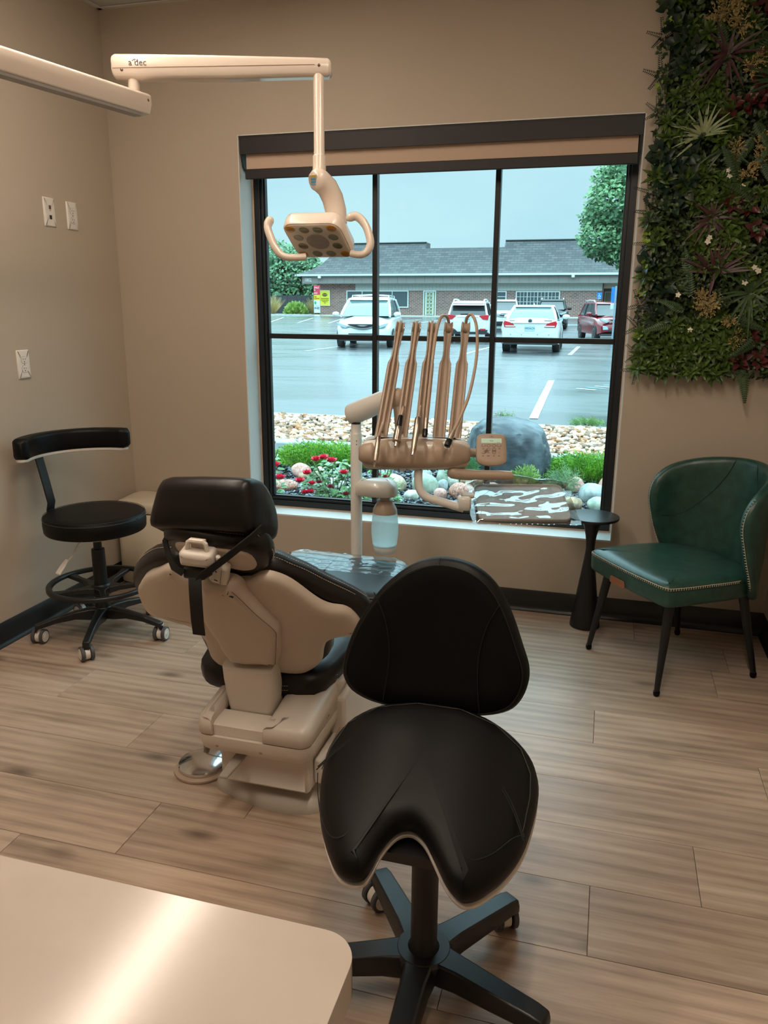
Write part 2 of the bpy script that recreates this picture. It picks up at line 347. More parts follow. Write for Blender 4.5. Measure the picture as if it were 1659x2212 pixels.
# roller shade inside the reveal
sh = thing('roller_shade', 'black roller shade with beige fabric pulled a little way down the window', 'window shade', (-.845, .05, WZ1-.006))
dark = mat('shade_black', (34, 31, 31), .55, bump=(500, .05)); fab = mat('shade_fabric', (196, 172, 152), .85, bump=(900, .1))
S_ = lambda b, *a, **k: b.out(*a, parent=sh, world=True, **k)
S_(B().box((-1.752, .006, 2.129), (.064, .012, 2.2075)).box((-1.752, .006, 2.2), (.064, .098, 2.2075)), 'fascia', dark, bev=.001)
M_ = frame((-1.735, .058, 2.168), (0, 1, 0), (0, 0, 1))
S_(B().cyl(.026, .0, 1.782, 24, M_), 'roller_tube', mat('tube_grey', (150, 150, 150), .4))
S_(B().box((-1.731, .0305, 2.065), (.047, .0318, 2.178)), 'fabric', fab)
S_(B().box((-1.737, .024, 2.022), (.0505, .040, 2.0665)), 'hem_bar', dark, bev=.003)
for x in (-1.7505, .053):
    S_(B().prism([(.008, 2.2), (.1, 2.2), (.1, 2.13), (.085, 2.07), (.06, 2.058), (.03, 2.075), (.008, 2.13)], 0, .006, frame((x, 0, 0), (0, 1, 0), (0, 0, 1))), 'end_bracket', mat('bracket_black', (26, 25, 25), .5))
# ceiling light strips (linear lamps, out of frame overhead)
strip_e = bpy.data.materials.new('warm_strip_light'); strip_e.use_nodes = True
pb = strip_e.node_tree.nodes['Principled BSDF']; pb.inputs['Base Color'].default_value = (.9, .9, .9, 1); pb.inputs['Emission Color'].default_value = (*WARM, 1); pb.inputs['Emission Strength'].default_value = STRIP_EMIT
lamp_white = mat('lamp_white', (225, 224, 220), .4)
def strip(name, x, y0, y1, label):
    t = thing(name, label, 'ceiling light', (x, (y0+y1)/2, ZC-.03))
    B().box((x-.034, y0, ZC-.034), (x+.034, y1, ZC-.001)).out('housing', lamp_white, t, bev=.003, world=True)
    B().box((x-.026, y0+.01, ZC-.038), (x+.026, y1-.01, ZC-.0345)).out('diffuser', strip_e, t, world=True)
strip('ceiling_strip_light', -1.54, -3.6, -.75, 'long white ceiling strip light above the dental chair')
strip('ceiling_strip_light', -.12, -3.6, -1.5, 'long white ceiling strip light above the saddle stool')
# ================================================================ SEATING
blackleather = mat('black_upholstery', (9, 8, 8), .46, bump=(260, .06), spec=.2)
blackplastic = mat('black_plastic', (20, 21, 23), .36, bump=(600, .05))
blacksatin = mat('black_satin_metal', (15, 15, 17), .45)
whiteplastic = mat('white_plastic', (222, 216, 208), .36)
greyrubber = mat('grey_rubber_tyre', (74, 74, 78), .55)
chrome = mat('chrome', (225, 225, 228), .12, 1)
cream_thread = mat('cream_thread', (214, 200, 176), .7)
seam_m = mat('black_seam', (8, 8, 8), .6)
def along(path, step):
    """resample a polyline at even steps"""
    pts = [V(p) for p in path]; out = [pts[0]]; acc = 0
    for a, b in zip(pts, pts[1:]):
        d = (b-a).length; t = step-acc
        while t <= d: out.append(a+(b-a)*t/d); t += step
        acc = d-(t-step)
    return out
def stitches(path, parent, m=cream_thread, step=.008, r=.0011, ratio=.62, name='stitching', world=False):
    q = along(path, step); b = B()
    for i in range(0, len(q)-1): b.tube([q[i], q[i].lerp(q[i+1], ratio)], r, 4)
    return b.out(name, m, parent, sm=0, kind='stuff', world=world)
def caster(parent, M):
    """twin-wheel caster, contact point at M's origin, rolling along local y"""
    fork = B().lathe([(.011, .058), (.011, .07), (.014, .071), (.014, .076)], 16).out('caster', whiteplastic, parent); fork.matrix_basis = M
    f2 = B().pad(circ(.0262, 20), [(.003, -.011), (0, -.009), (0, .009), (.003, .011)], M=T(0, 0, .032) @ RY(90)); f2.cbox((0, 0, .055), (.02, .018, .02))
    f2.out('caster_body', whiteplastic, fork)
    for s in (-1, 1):
        wl = B().lathe([(.020, -.0075), (.029, -.0075), (.032, -.005), (.032, .005), (.029, .0075), (.020, .0075)], 28, T(s*.0195, 0, .032) @ RY(90)).out('wheel', greyrubber, fork)
        B().lathe([(.0, .0), (.009, .001), (.010, -.0012), (.022, -.0018), (.0235, .0004), (.0245, -.003)][::-1] if 0 else [(.0245, -.002), (.0235, .0012), (.0225, .0002), (.0105, .0008), (.0095, .0022), (.001, .0026)], 24, T(s*.027, 0, .032) @ RY(90*s), cap=True).out('wheel_cap', whiteplastic, fork)
    st = B().cyl(.006, .068, .082, 12).out('caster_stem', chrome, fork)
    return fork
# ---------------------------------------------------------------- saddle stool in the foreground
SS = (-.292, -2.29, 0)
st = thing('saddle_stool', 'black saddle stool with a cut-out seat and five-star base in the foreground', 'stool', SS)
def saddle_seat(st):
    O = V((-.27, -2.33, .53))-V(SS); vv = V((0, cos(rad(14)), sin(rad(14)))); wv = V((1, 0, 0)).cross(vv)
    out0 = [(-.042,.216),(-.132,.212),(-.191,.199),(-.24,.163),(-.259,.099),(-.249,.025),(-.227,-.048),(-.199,-.114),(-.169,-.167),(-.142,-.205),(-.121,-.222),(-.097,-.228),(-.078,-.22),(-.07,-.196),(-.066,-.167),(-.057,-.138),(-.045,-.116),(-.028,-.105),(-.011,-.108),(.009,-.124),(.03,-.152),(.05,-.18),(.067,-.2),(.084,-.211),(.099,-.214),(.119,-.2),(.137,-.176),(.154,-.148),(.174,-.102),(.188,-.048),(.197,.032),(.196,.095),(.181,.139),(.15,.172),(.105,.197),(.05,.212)]
    ol = smooth(out0, 3)
    def surf(u, v, w):
        uu = u+.03; z = w-1.15*uu*uu
        return tuple(O+V((1, 0, 0))*u+vv*v+wv*z)
    lv = [(.03, -.028), (.012, -.026), (.002, -.014), (0, 0), (.004, .016), (.016, .028), (.034, .035)]
    B().pad(ol, lv, surf, (-.03, .04), (.9, .78, .62, .45, .25), dome=.006).out('seat', blackleather, st, sm=60)
    sh = B().pad(ol, [(.03, -.044), (.012, -.041), (.001, -.030), (.001, -.024)], surf, (-.03, .04), (.85, .6, .3)).out('seat_shell', whiteplastic, st, sm=50)
    def S3(pts, w=.033): return [surf(u, v, w) for u, v in smooth(pts, 8, False)]
    A = [(-.252,.01),(-.205,.072),(-.14,.103),(-.06,.115),(.02,.104),(.09,.06),(.15,-.01),(.184,-.075)]
    for dx in (0, .0085): B().tube(S3([(u, v+dx) for u, v in A], .0355), .0013, 5).out('seam', seam_m, st)
    inr = [(-.245,.0),(-.222,-.06),(-.19,-.125),(-.16,-.165),(-.135,-.17),(-.115,-.14),(-.095,-.095),(-.07,-.055),(-.03,-.038),(.01,-.05),(.045,-.095),(.08,-.145),(.105,-.158),(.135,-.13),(.165,-.08),(.184,-.06)]
    B().tube([surf(u, v, .0345) for u, v in smooth(inr, 6, False)], .0012, 5).out('seam', seam_m, st)
    B().tube([surf(u*.965-.001, v*.95+.002, .033) for u, v in [(.188,-.06),(.192,.03),(.187,.09),(.16,.145),(.1,.185),(.02,.2),(-.08,.2),(-.17,.19),(-.232,.15),(-.25,.07),(-.248,.01)]], .0012, 5).out('seam', seam_m, st)
saddle_seat(st)
def saddle_back(st):
    O = V((-.3, -2.10, .78))-V(SS); vv = V((0, .12, 1)).normalized(); wv = V((1, 0, 0)).cross(vv)
    ol = smooth([(-.024,.137),(-.063,.127),(-.102,.105),(-.142,.068),(-.17,.028),(-.197,-.02),(-.217,-.072),(-.228,-.123),(-.223,-.155),(-.205,-.181),(-.17,-.2),(-.131,-.209),(-.085,-.214),(-.025,-.215),(.026,-.211),(.083,-.203),(.125,-.19),(.156,-.171),(.175,-.143),(.185,-.109),(.183,-.075),(.168,-.035),(.143,.026),(.117,.073),(.087,.106),(.051,.127),(.015,.136)], 3)
    fn = lambda u, v, w: tuple(O+V((1, 0, 0))*u+vv*v+wv*(w+.55*(u+.022)**2))
    B().pad(ol, [(.012, -.05), (.003, -.046), (0, -.036), (0, -.014), (.006, -.003), (.02, .003), (.05, .005)], fn, (-.022, -.06), (.85, .65, .45, .2), dome=-.004).out('backrest', blackleather, st, sm=60)
    rim = [(u*.94-.0013, v*.94-.0036) for u, v in ol]; B().tube([fn(u, v, .0035) for u, v in rim+rim[:1]], .0012, 5).out('seam', seam_m, st)
    for s in (-1, 1):
        B().tube([fn(-.022+s*a, b, .0068) for a, b in smooth([(.137,.055),(.112,.0),(.1,-.06),(.1,-.12),(.108,-.19)], 6, False)], .0012, 5).out('seam', seam_m, st)
    B().tube([fn(-.022, .137, -.02), fn(-.022, .138, -.005), fn(-.022, .124, .0035)], .0011, 5).out('seam', seam_m, st)
    B().tube([V((-.03, .17, .56)), V((-.03, .235, .57)), V((-.028, .262, .62)), V((-.028, .262, .76))], .016, 10, 2.0).out('back_bar', blacksatin, st)
saddle_back(st)
B().lathe([(.034, .065), (.034, .11), (.0285, .118), (.0285, .37), (.0285, .372), (.02, .373), (.02, .46)], 32).out('column', blacksatin, st)
B().pad(rrect(.2, .2, .03), [(.006, .44), (0, .446), (0, .468)], M=T(0, -.01, 0) @ RX(6)).out('tilt_plate', blacksatin, st)
def star_leg(wd0, wd1, z0, z1, R, th0, th1):
    """one arm of a base: flat top, bevelled flanks"""
    rings = []
    for r, wdt, zt, th in ((.02, wd0*.62, z0, th0), (.06, wd0*.56, z0, th0), (.09, wd0*.5, z0-.001, th0*.95), (R*.6, (wd0+wd1)*.25, (z0*.55+z1*.45), (th0+th1)/2), (R*.9, wd1*.5, z1+.002, th1), (R*.985, wd1*.46, z1-.003, th1), (R, wd1*.36, z1-.012, th1*.7)):
        a, b = wdt, wdt*1.25
        rings.append([(r, -b, zt-th), (r, -b, zt-th*.45), (r, -a, zt), (r, a, zt), (r, b, zt-th*.45), (r, b, zt-th)])
    return B().loft(rings)
lg = star_leg(.05, .042, .108, .092, .285, .05, .034).out('leg', blackplastic, st, bev=.004, sm=50); lg0 = lg
cs = caster(st, T(0, 0, 0)); yaw = [95, 30, 140, 60, 10]
for k in range(5):
    a = rad(-18+72*k); M = Matrix.Rotation(a, 4, 'Z')
    if k == 0: lg.matrix_basis = M
    else: copy_part(lg0, st, M)
    p = M @ V((.262, 0, 0)); d = rad(yaw[k]); MC = T(*p) @ Matrix.Rotation(d, 4, 'Z') @ T(0, .012, 0)
    if k == 0: cs.matrix_basis = MC
    else: copy_part(cs, st, MC)
B().lathe([(.062, .06), (.062, .102), (.056, .1095), (.03, .1095)], 30).out('hub', blackplastic, st)
# ---------------------------------------------------------------- stool with a curved back in the far left corner
s2 = thing('clinic_stool', 'black round stool with a curved back rest and foot ring in the left corner', 'stool', (-2.10, -.84, 0))
navy = blackleather
B().pad(circ(.212, 48), [(.02, .494), (.004, .497), (0, .503), (-.002, .53), (0, .562), (.006, .568), (.014, .5705)], inner=(.8, .5, .2), dome=.003).out('seat', navy, s2, sm=50)
B().tube([(p[0]*.2085, p[1]*.2085, .5695) for p in circ(1, 60)]+[(.2085, 0, .5695)], .0012, 5).out('seam', seam_m, s2)
stitches([(.2145*x, .2145*y, .559) for x, y in circ(1, 90)], s2, mat('grey_thread', (96, 96, 98), .7), .007, .0008)
B().lathe([(.03, .444), (.045, .448), (.1, .468), (.125, .48), (.13, .485), (.13, .495)], 40).out('seat_plate', whiteplastic, s2)
lv = B().tube([(.0, -.05, .468), (-.02, -.1, .455), (-.035, -.13, .405), (-.05, -.145, .385)], .004, 8).out('lever', whiteplastic, s2)
B().loft([[(x, y, z) for x, y, z in r] for r in ([(-.043, -.142, .390), (-.063, -.136, .390), (-.063, -.136, .396), (-.043, -.142, .396)], [(-.05, -.162, .362), (-.078, -.154, .362), (-.078, -.154, .372), (-.05, -.162, .372)], [(-.055, -.19, .338), (-.084, -.182, .338), (-.084, -.182, .346), (-.055, -.19, .346)])]).out('lever_paddle', whiteplastic, s2, bev=.002)
B().lathe([(.036, .10), (.035, .12), (.030, .16), (.0285, .40), (.0275, .405), (.018, .406), (.018, .45)], 28).out('column', blacksatin, s2)
rp = [(x*.215, y*.215, .245) for x, y in circ(1, 64)]
rb = B(); n = 64
rb.loft([[((.215+a)*cos(2*pi*j/n), (.215+a)*sin(2*pi*j/n), .245+b) for a, b in ((-.012, -.009), (.012, -.009), (.012, .005), (.008, .009), (-.008, .009), (-.012, .005))] for j in range(n+1)], cap=False)
fr = rb.out('foot_ring', blackplastic, s2, sm=50)
sp = B().loft([[(r, -a, z-t), (r, -a, z), (r, a, z), (r, a, z-t)] for r, a, z, t in ((.02, .034, .238, .03), (.05, .03, .238, .03), (.08, .014, .24, .026), (.14, .011, .243, .02), (.206, .02, .248, .014))]).out('spoke', blackplastic, fr, bev=.003)
for k in range(1, 5): o = sp.copy(); COL.objects.link(o); o.parent = fr; o.matrix_basis = RZ(20+72*k)
sp.matrix_basis = RZ(20)
B().lathe([(.045, .2), (.045, .235), (.038, .246), (.03, .246)], 24).out('ring_hub', blackplastic, s2)
lb = B(); rings = []
for r, zt, th, wd in ((.02, .135, .05, .024), (.06, .135, .05, .021), (.12, .128, .034, .017), (.2, .112, .026, .015), (.25, .098, .024, .015), (.272, .092, .022, .015), (.286, .088, .036, .014)):
    rings.append([(r, -wd, zt-th), (r, -wd, zt-.004), (r, -wd*.7, zt), (r, wd*.7, zt), (r, wd, zt-.004), (r, wd, zt-th)])
lb.loft(rings)
l2 = lb.out('leg', blackplastic, s2, bev=.003, sm=50); c2 = None; yaw2 = [4, 30, 70, 6, 52]
pk = B().lathe([(.012, .072), (.014, .085)], 12)
for k in range(5):
    a = rad(2+72*k); M = Matrix.Rotation(a, 4, 'Z')
    if k: copy_part(l2, s2, M)
    else: l2.matrix_basis = M
    p = M @ V((.275, 0, 0)); MC = T(*p) @ RZ(yaw2[k]) @ T(0, .008, 0)
    if c2 is None: c2 = caster(s2, MC)
    else: copy_part(c2, s2, MC)
B().lathe([(.036, .085), (.04, .09), (.04, .13), (.034, .138), (.03, .138)], 24).out('hub', blackplastic, s2)
# curved back pad, its white shell and the flat bar
def arcpad(r0, r1, z0, z1, a0, a1, n=30, rnd_=.02):
    rings = []
    for i in range(n+1):
        t = i/n; a = rad(a0+(a1-a0)*t); e = min(t, 1-t)*n; k = min(1, sqrt(max(0, 1-(1-min(e/3.2, 1))**2))+.25) if e < 3.2 else 1
        rm, zm, hr, hz = (r0+r1)/2, (z0+z1)/2, (r1-r0)/2*max(k, .3), (z1-z0)/2*max(k, .62)
        rings.append([((rm+x)*cos(a), (rm+x)*sin(a), zm+y) for x, y in [(px_*1, py_) for px_, py_ in rrect(2*hr, 2*hz, min(hr, hz)*.5, 3)]])
    return B().loft(rings)
arcpad(.238, .30, .808, .898, 212, 86).out('backrest', navy, s2, sm=60)
B().tube([(.2415*cos(rad(a)), .2415*sin(rad(a)), .889) for a in range(208, 90, -3)], .0011, 5).out('seam', seam_m, s2)
arcpad(.245, .296, .797, .812, 210, 89).out('backrest_shell', whiteplastic, s2, sm=60)
B().ribbon([(-.12, -.0, .484), (-.20, -.0, .486), (-.222, -.0, .50), (-.229, -.0, .53), (-.224, 0, .57), (-.216, 0, .60), (-.232, 0, .68), (-.256, 0, .79), (-.26, 0, .82)], (0, .024, 0), .007).out('back_bar', blacksatin, s2, bev=.002)
# ---------------------------------------------------------------- green leather chair
gc = thing('accent_chair', 'dark green leather wing-back chair with cream stitching beside the side table', 'chair', (.328, -.425, 0), rad(-54.3))
green = mat('green_leather', (40, 76, 66), .34, bump=(170, .12), var=(26, (30, 58, 50), .35, .7), spec=.5)
so = smooth([(-.245,-.22),(-.225,-.252),(-.12,-.262),(0,-.265),(.12,-.262),(.225,-.252),(.25,-.22),(.258,-.1),(.255,.02),(.235,.13),(.17,.215),(.08,.245),(0,.25),(-.08,.245),(-.17,.215),(-.235,.13),(-.255,.02),(-.255,-.1)], 3)
sf = lambda u, v, w: (u, v, w-.012*max(0, v+.05)/.3)
B().pad(so, [(.012, .365), (.003, .37), (0, .38), (-.001, .42), (.0005, .44), (.008, .451), (.025, .459), (.05, .464)], sf, inner=(.85, .6, .3), dome=.006).out('seat', green, gc, sm=60)
edge = [(x, y, .4405-.012*max(0, y+.05)/.3) for x, y in so]
def blanket(path, outv, parent, step=.0105, name='stitching', world=False, dn=(0, 0, -.009)):
    q = along(path, step); b = B()
    for i in range(len(q)-1):
        a, c = q[i], q[i+1]; b.tube([a, c], .001, 4); b.tube([a, a+V(dn)], .0011, 4)
    return b.out(name, cream_thread, parent, sm=0, kind='stuff')
i0 = 48
pth = [V((x*1.0035, y*1.0035, z+.003)) for x, y, z in edge]
blanket(pth[-15:]+pth[:27], None, gc)
for r_ in (.006,): B().tube([(x*1.002, y*1.002, z-.0085) for x, y, z in edge+edge[:1]], .0015, 5).out('seam', mat('dark_green_seam', (20, 38, 32), .6), gc)
def bk(a, z, w):
    R = .268; lean = .045*max(0, z-.4)/.4; r = R-w; aa = rad(a)
    return ((r+.006)*sin(aa)*(1-.05*max(0, .5-z)/.1*0), .065+lean*cos(aa)+(r*.80)*cos(aa), z)
bo = [(-52,.335),(-64,.36),(-74,.42),(-84,.50),(-91,.58),(-95,.65),(-92,.715),(-83,.765),(-68,.80),(-45,.827),(-20,.842),(0,.846),(20,.842),(45,.827),(68,.80),(83,.765),(92,.715),(95,.65),(91,.58),(84,.50),(74,.42),(64,.36),(52,.335),(25,.33),(0,.33),(-25,.33)]
K = 230.0
fnb = lambda u, v, w: bk(u*K, v, w)
bo2 = smooth([(a/K, z) for a, z in bo], 3)
B().pad(bo2, [(.022, -.012), (.006, -.009), (0, .0), (0, .02), (.006, .03), (.022, .036)], fnb, (0, .6), (.88, .72, .55, .38, .2)).out('backrest', green, gc, sm=60)
dg = MATS['dark_green_seam']
for s in (-1, 1):
    B().tube([bk(s*a, z, .0385) for a, z in smooth([(14, .838), (20, .77), (34, .68), (52, .605), (68, .575), (82, .575)], 8, False)], .0013, 5).out('seam', dg, gc)
    ed = [(s*a, z) for a, z in smooth([(66,.375),(74,.42),(84,.50),(91,.58),(95,.65),(92,.715),(83,.765)], 6, False)]
    q = along([V(bk(a, z, .005)) for a, z in ed], .012); b = B(); b.tube(q, .0011, 4)
    for p in q:
        b.tube([p+V((s*.001, -.001, 0)), p+V((s*.0012, -.0012, .0))+V((-s*.006, -.003, 0))], .0011, 4)
    b.out('stitching', cream_thread, gc, sm=0, kind='stuff')
tagm = mat('tan_leather', (150, 92, 62), .6, bump=(300, .15))
tg = B().prism([(-.045,.368),(.05,.368),(.05,.385),(.043,.396),(-.038,.396),(-.045,.386)], .0, .0025, T(-.03, -.2665, 0) @ RX(90)).out('leather_tag', tagm, gc, bev=.001)
for x, y, fx, fy in ((-.19, -.185, -.225, -.236), (.19, -.185, .225, -.236), (.185, .165, .225, .236), (-.185, .165, -.225, .236)):
    l_ = B().tube([(x, y, .372), (x*.6+fx*.4, y*.6+fy*.4, .225), (fx, fy, .02)], [.0195, .0165, .0105], 16).out('leg', blacksatin, gc)
    B().lathe([(.008, .024), (.0125, .021), (.0135, .014), (.012, .004), (.009, 0)][::-1], 16, T(fx, fy, 0)).out('leg_tip', mat('black_chrome', (40, 38, 40), .12, 1), l_)
# ---------------------------------------------------------------- side table
tb = thing('side_table', 'small round black pedestal side table under the right end of the window', 'table', (-.022, -.115, 0))
tm = mat('matt_black_metal', (25, 26, 29), .34, bump=(900, .04))
B().lathe([(.113, .5205), (.1165, .5215), (.118, .525), (.118, .530), (.1165, .533), (.114, .5335)], 64).out('table_top', tm, tb)
B().lathe([(.065, 0), (.068, .002), (.068, .012), (.066, .03), (.052, .12), (.036, .24), (.024, .33), (.0205, .36), (.0195, .385), (.021, .41), (.025, .44), (.033, .475), (.042, .50), (.046, .5205)], 48).out('pedestal', blacksatin, tb, sm=60)
# ---------------------------------------------------------------- quartz counter corner
ct = thing('countertop', 'white quartz countertop with brown veins and a rounded corner at bottom left', 'countertop', (-1.2, -4.0, .851))
def quartz():
    m = mat('quartz', (188, 178, 168), .16, var=(7, (180, 169, 159)), spec=.5); t = m.node_tree; p = t.nodes['Principled BSDF']; L = t.links.new
    base = p.inputs['Base Color'].links[0].from_socket; co = nd(t, 'ShaderNodeTexCoord')
    def vein(ang, off, sc, wdt, cut, seed):
        mp = nd(t, 'ShaderNodeMapping'); mp.inputs['Rotation'].default_value = (0, 0, rad(ang)); L(co.outputs['Object'], mp.inputs[0])
        n = nd(t, 'ShaderNodeTexNoise', i_Scale=sc, i_Detail=8.0, i_Roughness=.6); n.noise_dimensions = '4D'; n.inputs['W'].default_value = seed; L(co.outputs['Object'], n.inputs['Vector'])
        sx = nd(t, 'ShaderNodeSeparateXYZ'); L(mp.outputs[0], sx.inputs[0])
        a = nd(t, 'ShaderNodeMath', operation='MULTIPLY_ADD', i_1=.055); L(n.outputs[0], a.inputs[0]); L(sx.outputs[1], a.inputs[2])
        s = nd(t, 'ShaderNodeMath', operation='SUBTRACT', i_1=off); L(a.outputs[0], s.inputs[0]); ab = nd(t, 'ShaderNodeMath', operation='ABSOLUTE'); L(s.outputs[0], ab.inputs[0])
        r = nd(t, 'ShaderNodeMapRange'); r.inputs['From Max'].default_value = wdt; r.inputs['To Min'].default_value = 1; r.inputs['To Max'].default_value = 0; L(ab.outputs[0], r.inputs[0])
        # fade along the vein
        f = nd(t, 'ShaderNodeMapRange'); f.inputs['From Min'].default_value = cut[0]; f.inputs['From Max'].default_value = cut[1]; L(sx.outputs[0], f.inputs[0])
        q = nd(t, 'ShaderNodeMath', operation='MULTIPLY'); L(r.outputs[0], q.inputs[0]); L(f.outputs[0], q.inputs[1]); return q.outputs[0]
    for args, c, k in QV:
        mx = nd(t, 'ShaderNodeMix', data_type='RGBA'); mx.inputs[7].default_value = (*lin(c), 1); mm = nd(t, 'ShaderNodeMath', operation='MULTIPLY', i_1=k); L(vein(*args), mm.inputs[0]); L(mm.outputs[0], mx.inputs[0]); L(base, mx.inputs[6]); base = mx.outputs[2]
    L(base, p.inputs['Base Color']); return m
# vein args: angle, offset, noise scale, width, fade range along, seed
QV = [((4, .807, 9, .0022, (.88, .70), 1.3), (120, 78, 66), .9), ((24, .53, 10, .0014, (.8, 1.2), 4.1), (150, 118, 102), .5)]
qz = quartz()
cx1, cy1, rr_ = -.177, -3.098, .034
poly = [(-2.0, -4.9), (cx1, -4.9)]+[(cx1-rr_+rr_*cos(rad(a)), cy1-rr_+rr_*sin(rad(a))) for a in range(0, 91, 9)]+[(-2.0, cy1)]
B().prism(poly, .851, .89).out('slab', qz, ct, bev=.0035, seg=3, world=True)
cb = thing('base_cabinet', 'white base cabinet under the quartz countertop', 'cabinet', (-1.2, -4.0, 0))
cabm = mat('cabinet_white', (214, 209, 202), .4)
B().box((-1.98, -4.88, .1), (-.30, -3.3, .851)).out('body', cabm, cb, world=True)
B().box((-1.96, -4.86, 0), (-.36, -3.36, .1)).out('toe_kick', blackplastic, cb, world=True)
for i in range(3): B().box((-.30, -4.85+i*.51, .13), (-.282, -4.36+i*.51, .83)).out('door', cabm, cb, bev=.002, world=True)
# ================================================================ DENTAL CHAIR
plas = mat('warm_white_plastic', (212, 203, 192), .34, bump=(800, .04))
shellm = mat('chair_shell_plastic', (196, 182, 166), .40, bump=(700, .05))
tanp = mat('delivery_tan_plastic', (170, 150, 131), .36, bump=(700, .04))
upm = mat('dark_brown_upholstery', (19, 15, 14), .38, bump=(220, .08), spec=.38)
pale_thread = mat('pale_thread', (190, 172, 152), .7)
dkgap = mat('dark_gap', (22, 20, 19), .6)
dc = thing('dental_chair', 'white and dark brown dental chair seen from behind in the middle of the room', 'dental chair', (-.93, -1.5, 0))
W = dict(parent=dc, world=True)
FO = V((-.93, -1.85, .6)); FU = V((.9962, .0872, 0)); FV = V((.0459, -.5249, .8499)); FW = FU.cross(FV)
def bs(u, v, w): return tuple(FO+FU*u+FV*v+FW*(w-.6*u*u))          # curved plane of the backrest, w towards the camera
shl = [(-.073,.175),(-.108,.177),(-.121,.189),(-.133,.2),(-.154,.196),(-.188,.169),(-.217,.149),(-.251,.116),(-.281,.072),(-.3,.043),(-.308,.008),(-.312,-.015),(-.314,-.043),(-.306,-.063),(-.291,-.072),(-.271,-.071),(-.244,-.061),(-.207,-.049),(-.18,-.048),(-.156,-.058),(-.14,-.075),(-.133,-.099),(-.129,-.128),(-.132,-.165),(-.135,-.2),(-.128,-.229),(-.108,-.247),(-.06,-.252),(0,-.252),(.065,-.252),(.103,-.256),(.138,-.256),(.163,-.244),(.188,-.223),(.207,-.195),(.214,-.161),(.225,-.124),(.239,-.103),(.256,-.096),(.278,-.096),(.297,-.101),(.319,-.096),(.328,-.075),(.323,-.045),(.308,-.002),(.29,.023),(.266,.039),(.244,.061),(.223,.091),(.202,.125),(.178,.16),(.156,.182),(.129,.198),(.109,.2),(.094,.192),(.081,.183),(.071,.179),(.014,.175)]
shs = smooth(shl, 2)
def shell_w(u, v, w): # soft swelling of the shell wings
    return bs(u, v, w+.010*math.exp(-((abs(u)-.2)/.09)**2)*math.exp(-((v-.02)/.1)**2)-.012*math.exp(-(u/.07)**2))
B().pad(shs, [(.02, -.03), (.002, -.03), (0, -.014), (.004, -.004), (.012, .001), (.028, .004)], shell_w, (0, -.02), (.9, .78, .62, .42, .2)).out('back_shell', shellm, sm=60, **W)
csl = [(-.073,.19),(-.1,.205),(-.122,.217),(-.147,.214),(-.181,.202),(-.216,.182),(-.256,.146),(-.286,.113),(-.319,.067),(-.338,.02),(-.345,-.03),(-.342,-.07),(-.325,-.095),(-.29,-.103),(-.25,-.094),(-.21,-.08),(-.185,-.082),(-.168,-.1),(-.16,-.14),(-.158,-.2),(-.15,-.245),(-.1,-.262),(0,-.262),(.1,-.266),(.15,-.258),(.2,-.23),(.226,-.19),(.232,-.15),(.245,-.125),(.28,-.122),(.315,-.122),(.338,-.108),(.345,-.075),(.337,-.031),(.302,.023),(.268,.065),(.235,.104),(.203,.143),(.169,.174),(.147,.195),(.122,.209),(.099,.212),(.07,.195),(0,.188)]
B().pad(smooth(csl, 2), [(.03, -.105), (.01, -.10), (0, -.08), (-.004, -.055), (.0, -.035), (.012, -.028)], bs, (0, -.02), (.9, .75, .55, .3)).out('backrest_cushion', upm, sm=60, **W)
up_edge = [(-.1,.207),(-.122,.2185),(-.147,.2155),(-.181,.2035),(-.216,.1835),(-.256,.1475),(-.286,.1145),(-.319,.0685),(-.34,.02)]
ur_edge = [(.07,.197),(.099,.214),(.122,.211),(.147,.197),(.169,.176),(.203,.145),(.235,.106),(.268,.067),(.302,.025),(.337,-.03)]
for ed in (up_edge, ur_edge):
    for w_ in (-.062, -.078): stitches([bs(u*1.004, v*1.01+.001, w_) for u, v in smooth(ed, 5, False)], dc, pale_thread, .0075, .0009, world=True)
arm2 = [(-.039,.2),(.026,.207),(.051,.199),(.064,.169),(.095,.09),(.127,.022),(.122,-.027),(.096,-.152),(.05,-.156),(-.047,-.153),(-.064,-.056),(-.078,.013),(-.079,.09),(-.057,.165)]
B().pad(smooth(arm2, 2), [(-.004, -.01), (0, .012), (.004, .026), (.012, .034), (.026, .038)], bs, (.04, .03), (.8, .5)).out('arm_cover', shellm, sm=50, **W)
gl = [(.058,.19),(.071,.165),(.102,.09),(.134,.022),(.129,-.027),(.104,-.14)]
B().tube([bs(u-.012, v, .036) for u, v in smooth(gl, 5, False)], .0012, 5).out('seam', mat('shell_seam', (120, 106, 94), .6), **W)
# link column from the base up into the back
rings = []
for y, z, hw_, th in ((-1.735, .27, .069, .04), (-1.742, .32, .072, .042), (-1.752, .37, .075, .042), (-1.762, .41, .076, .040), (-1.772, .445, .076, .034)):
    rings.append([(-.934+x*hw_, y+q*th, z+q*.01) for x, q in ((-1, -.55), (-.9, -.9), (-.75, -1), (.75, -1), (.9, -.9), (1, -.55), (1, .9), (-1, .9))])
B().loft(rings).out('link_column', plas, sm=60, **W)
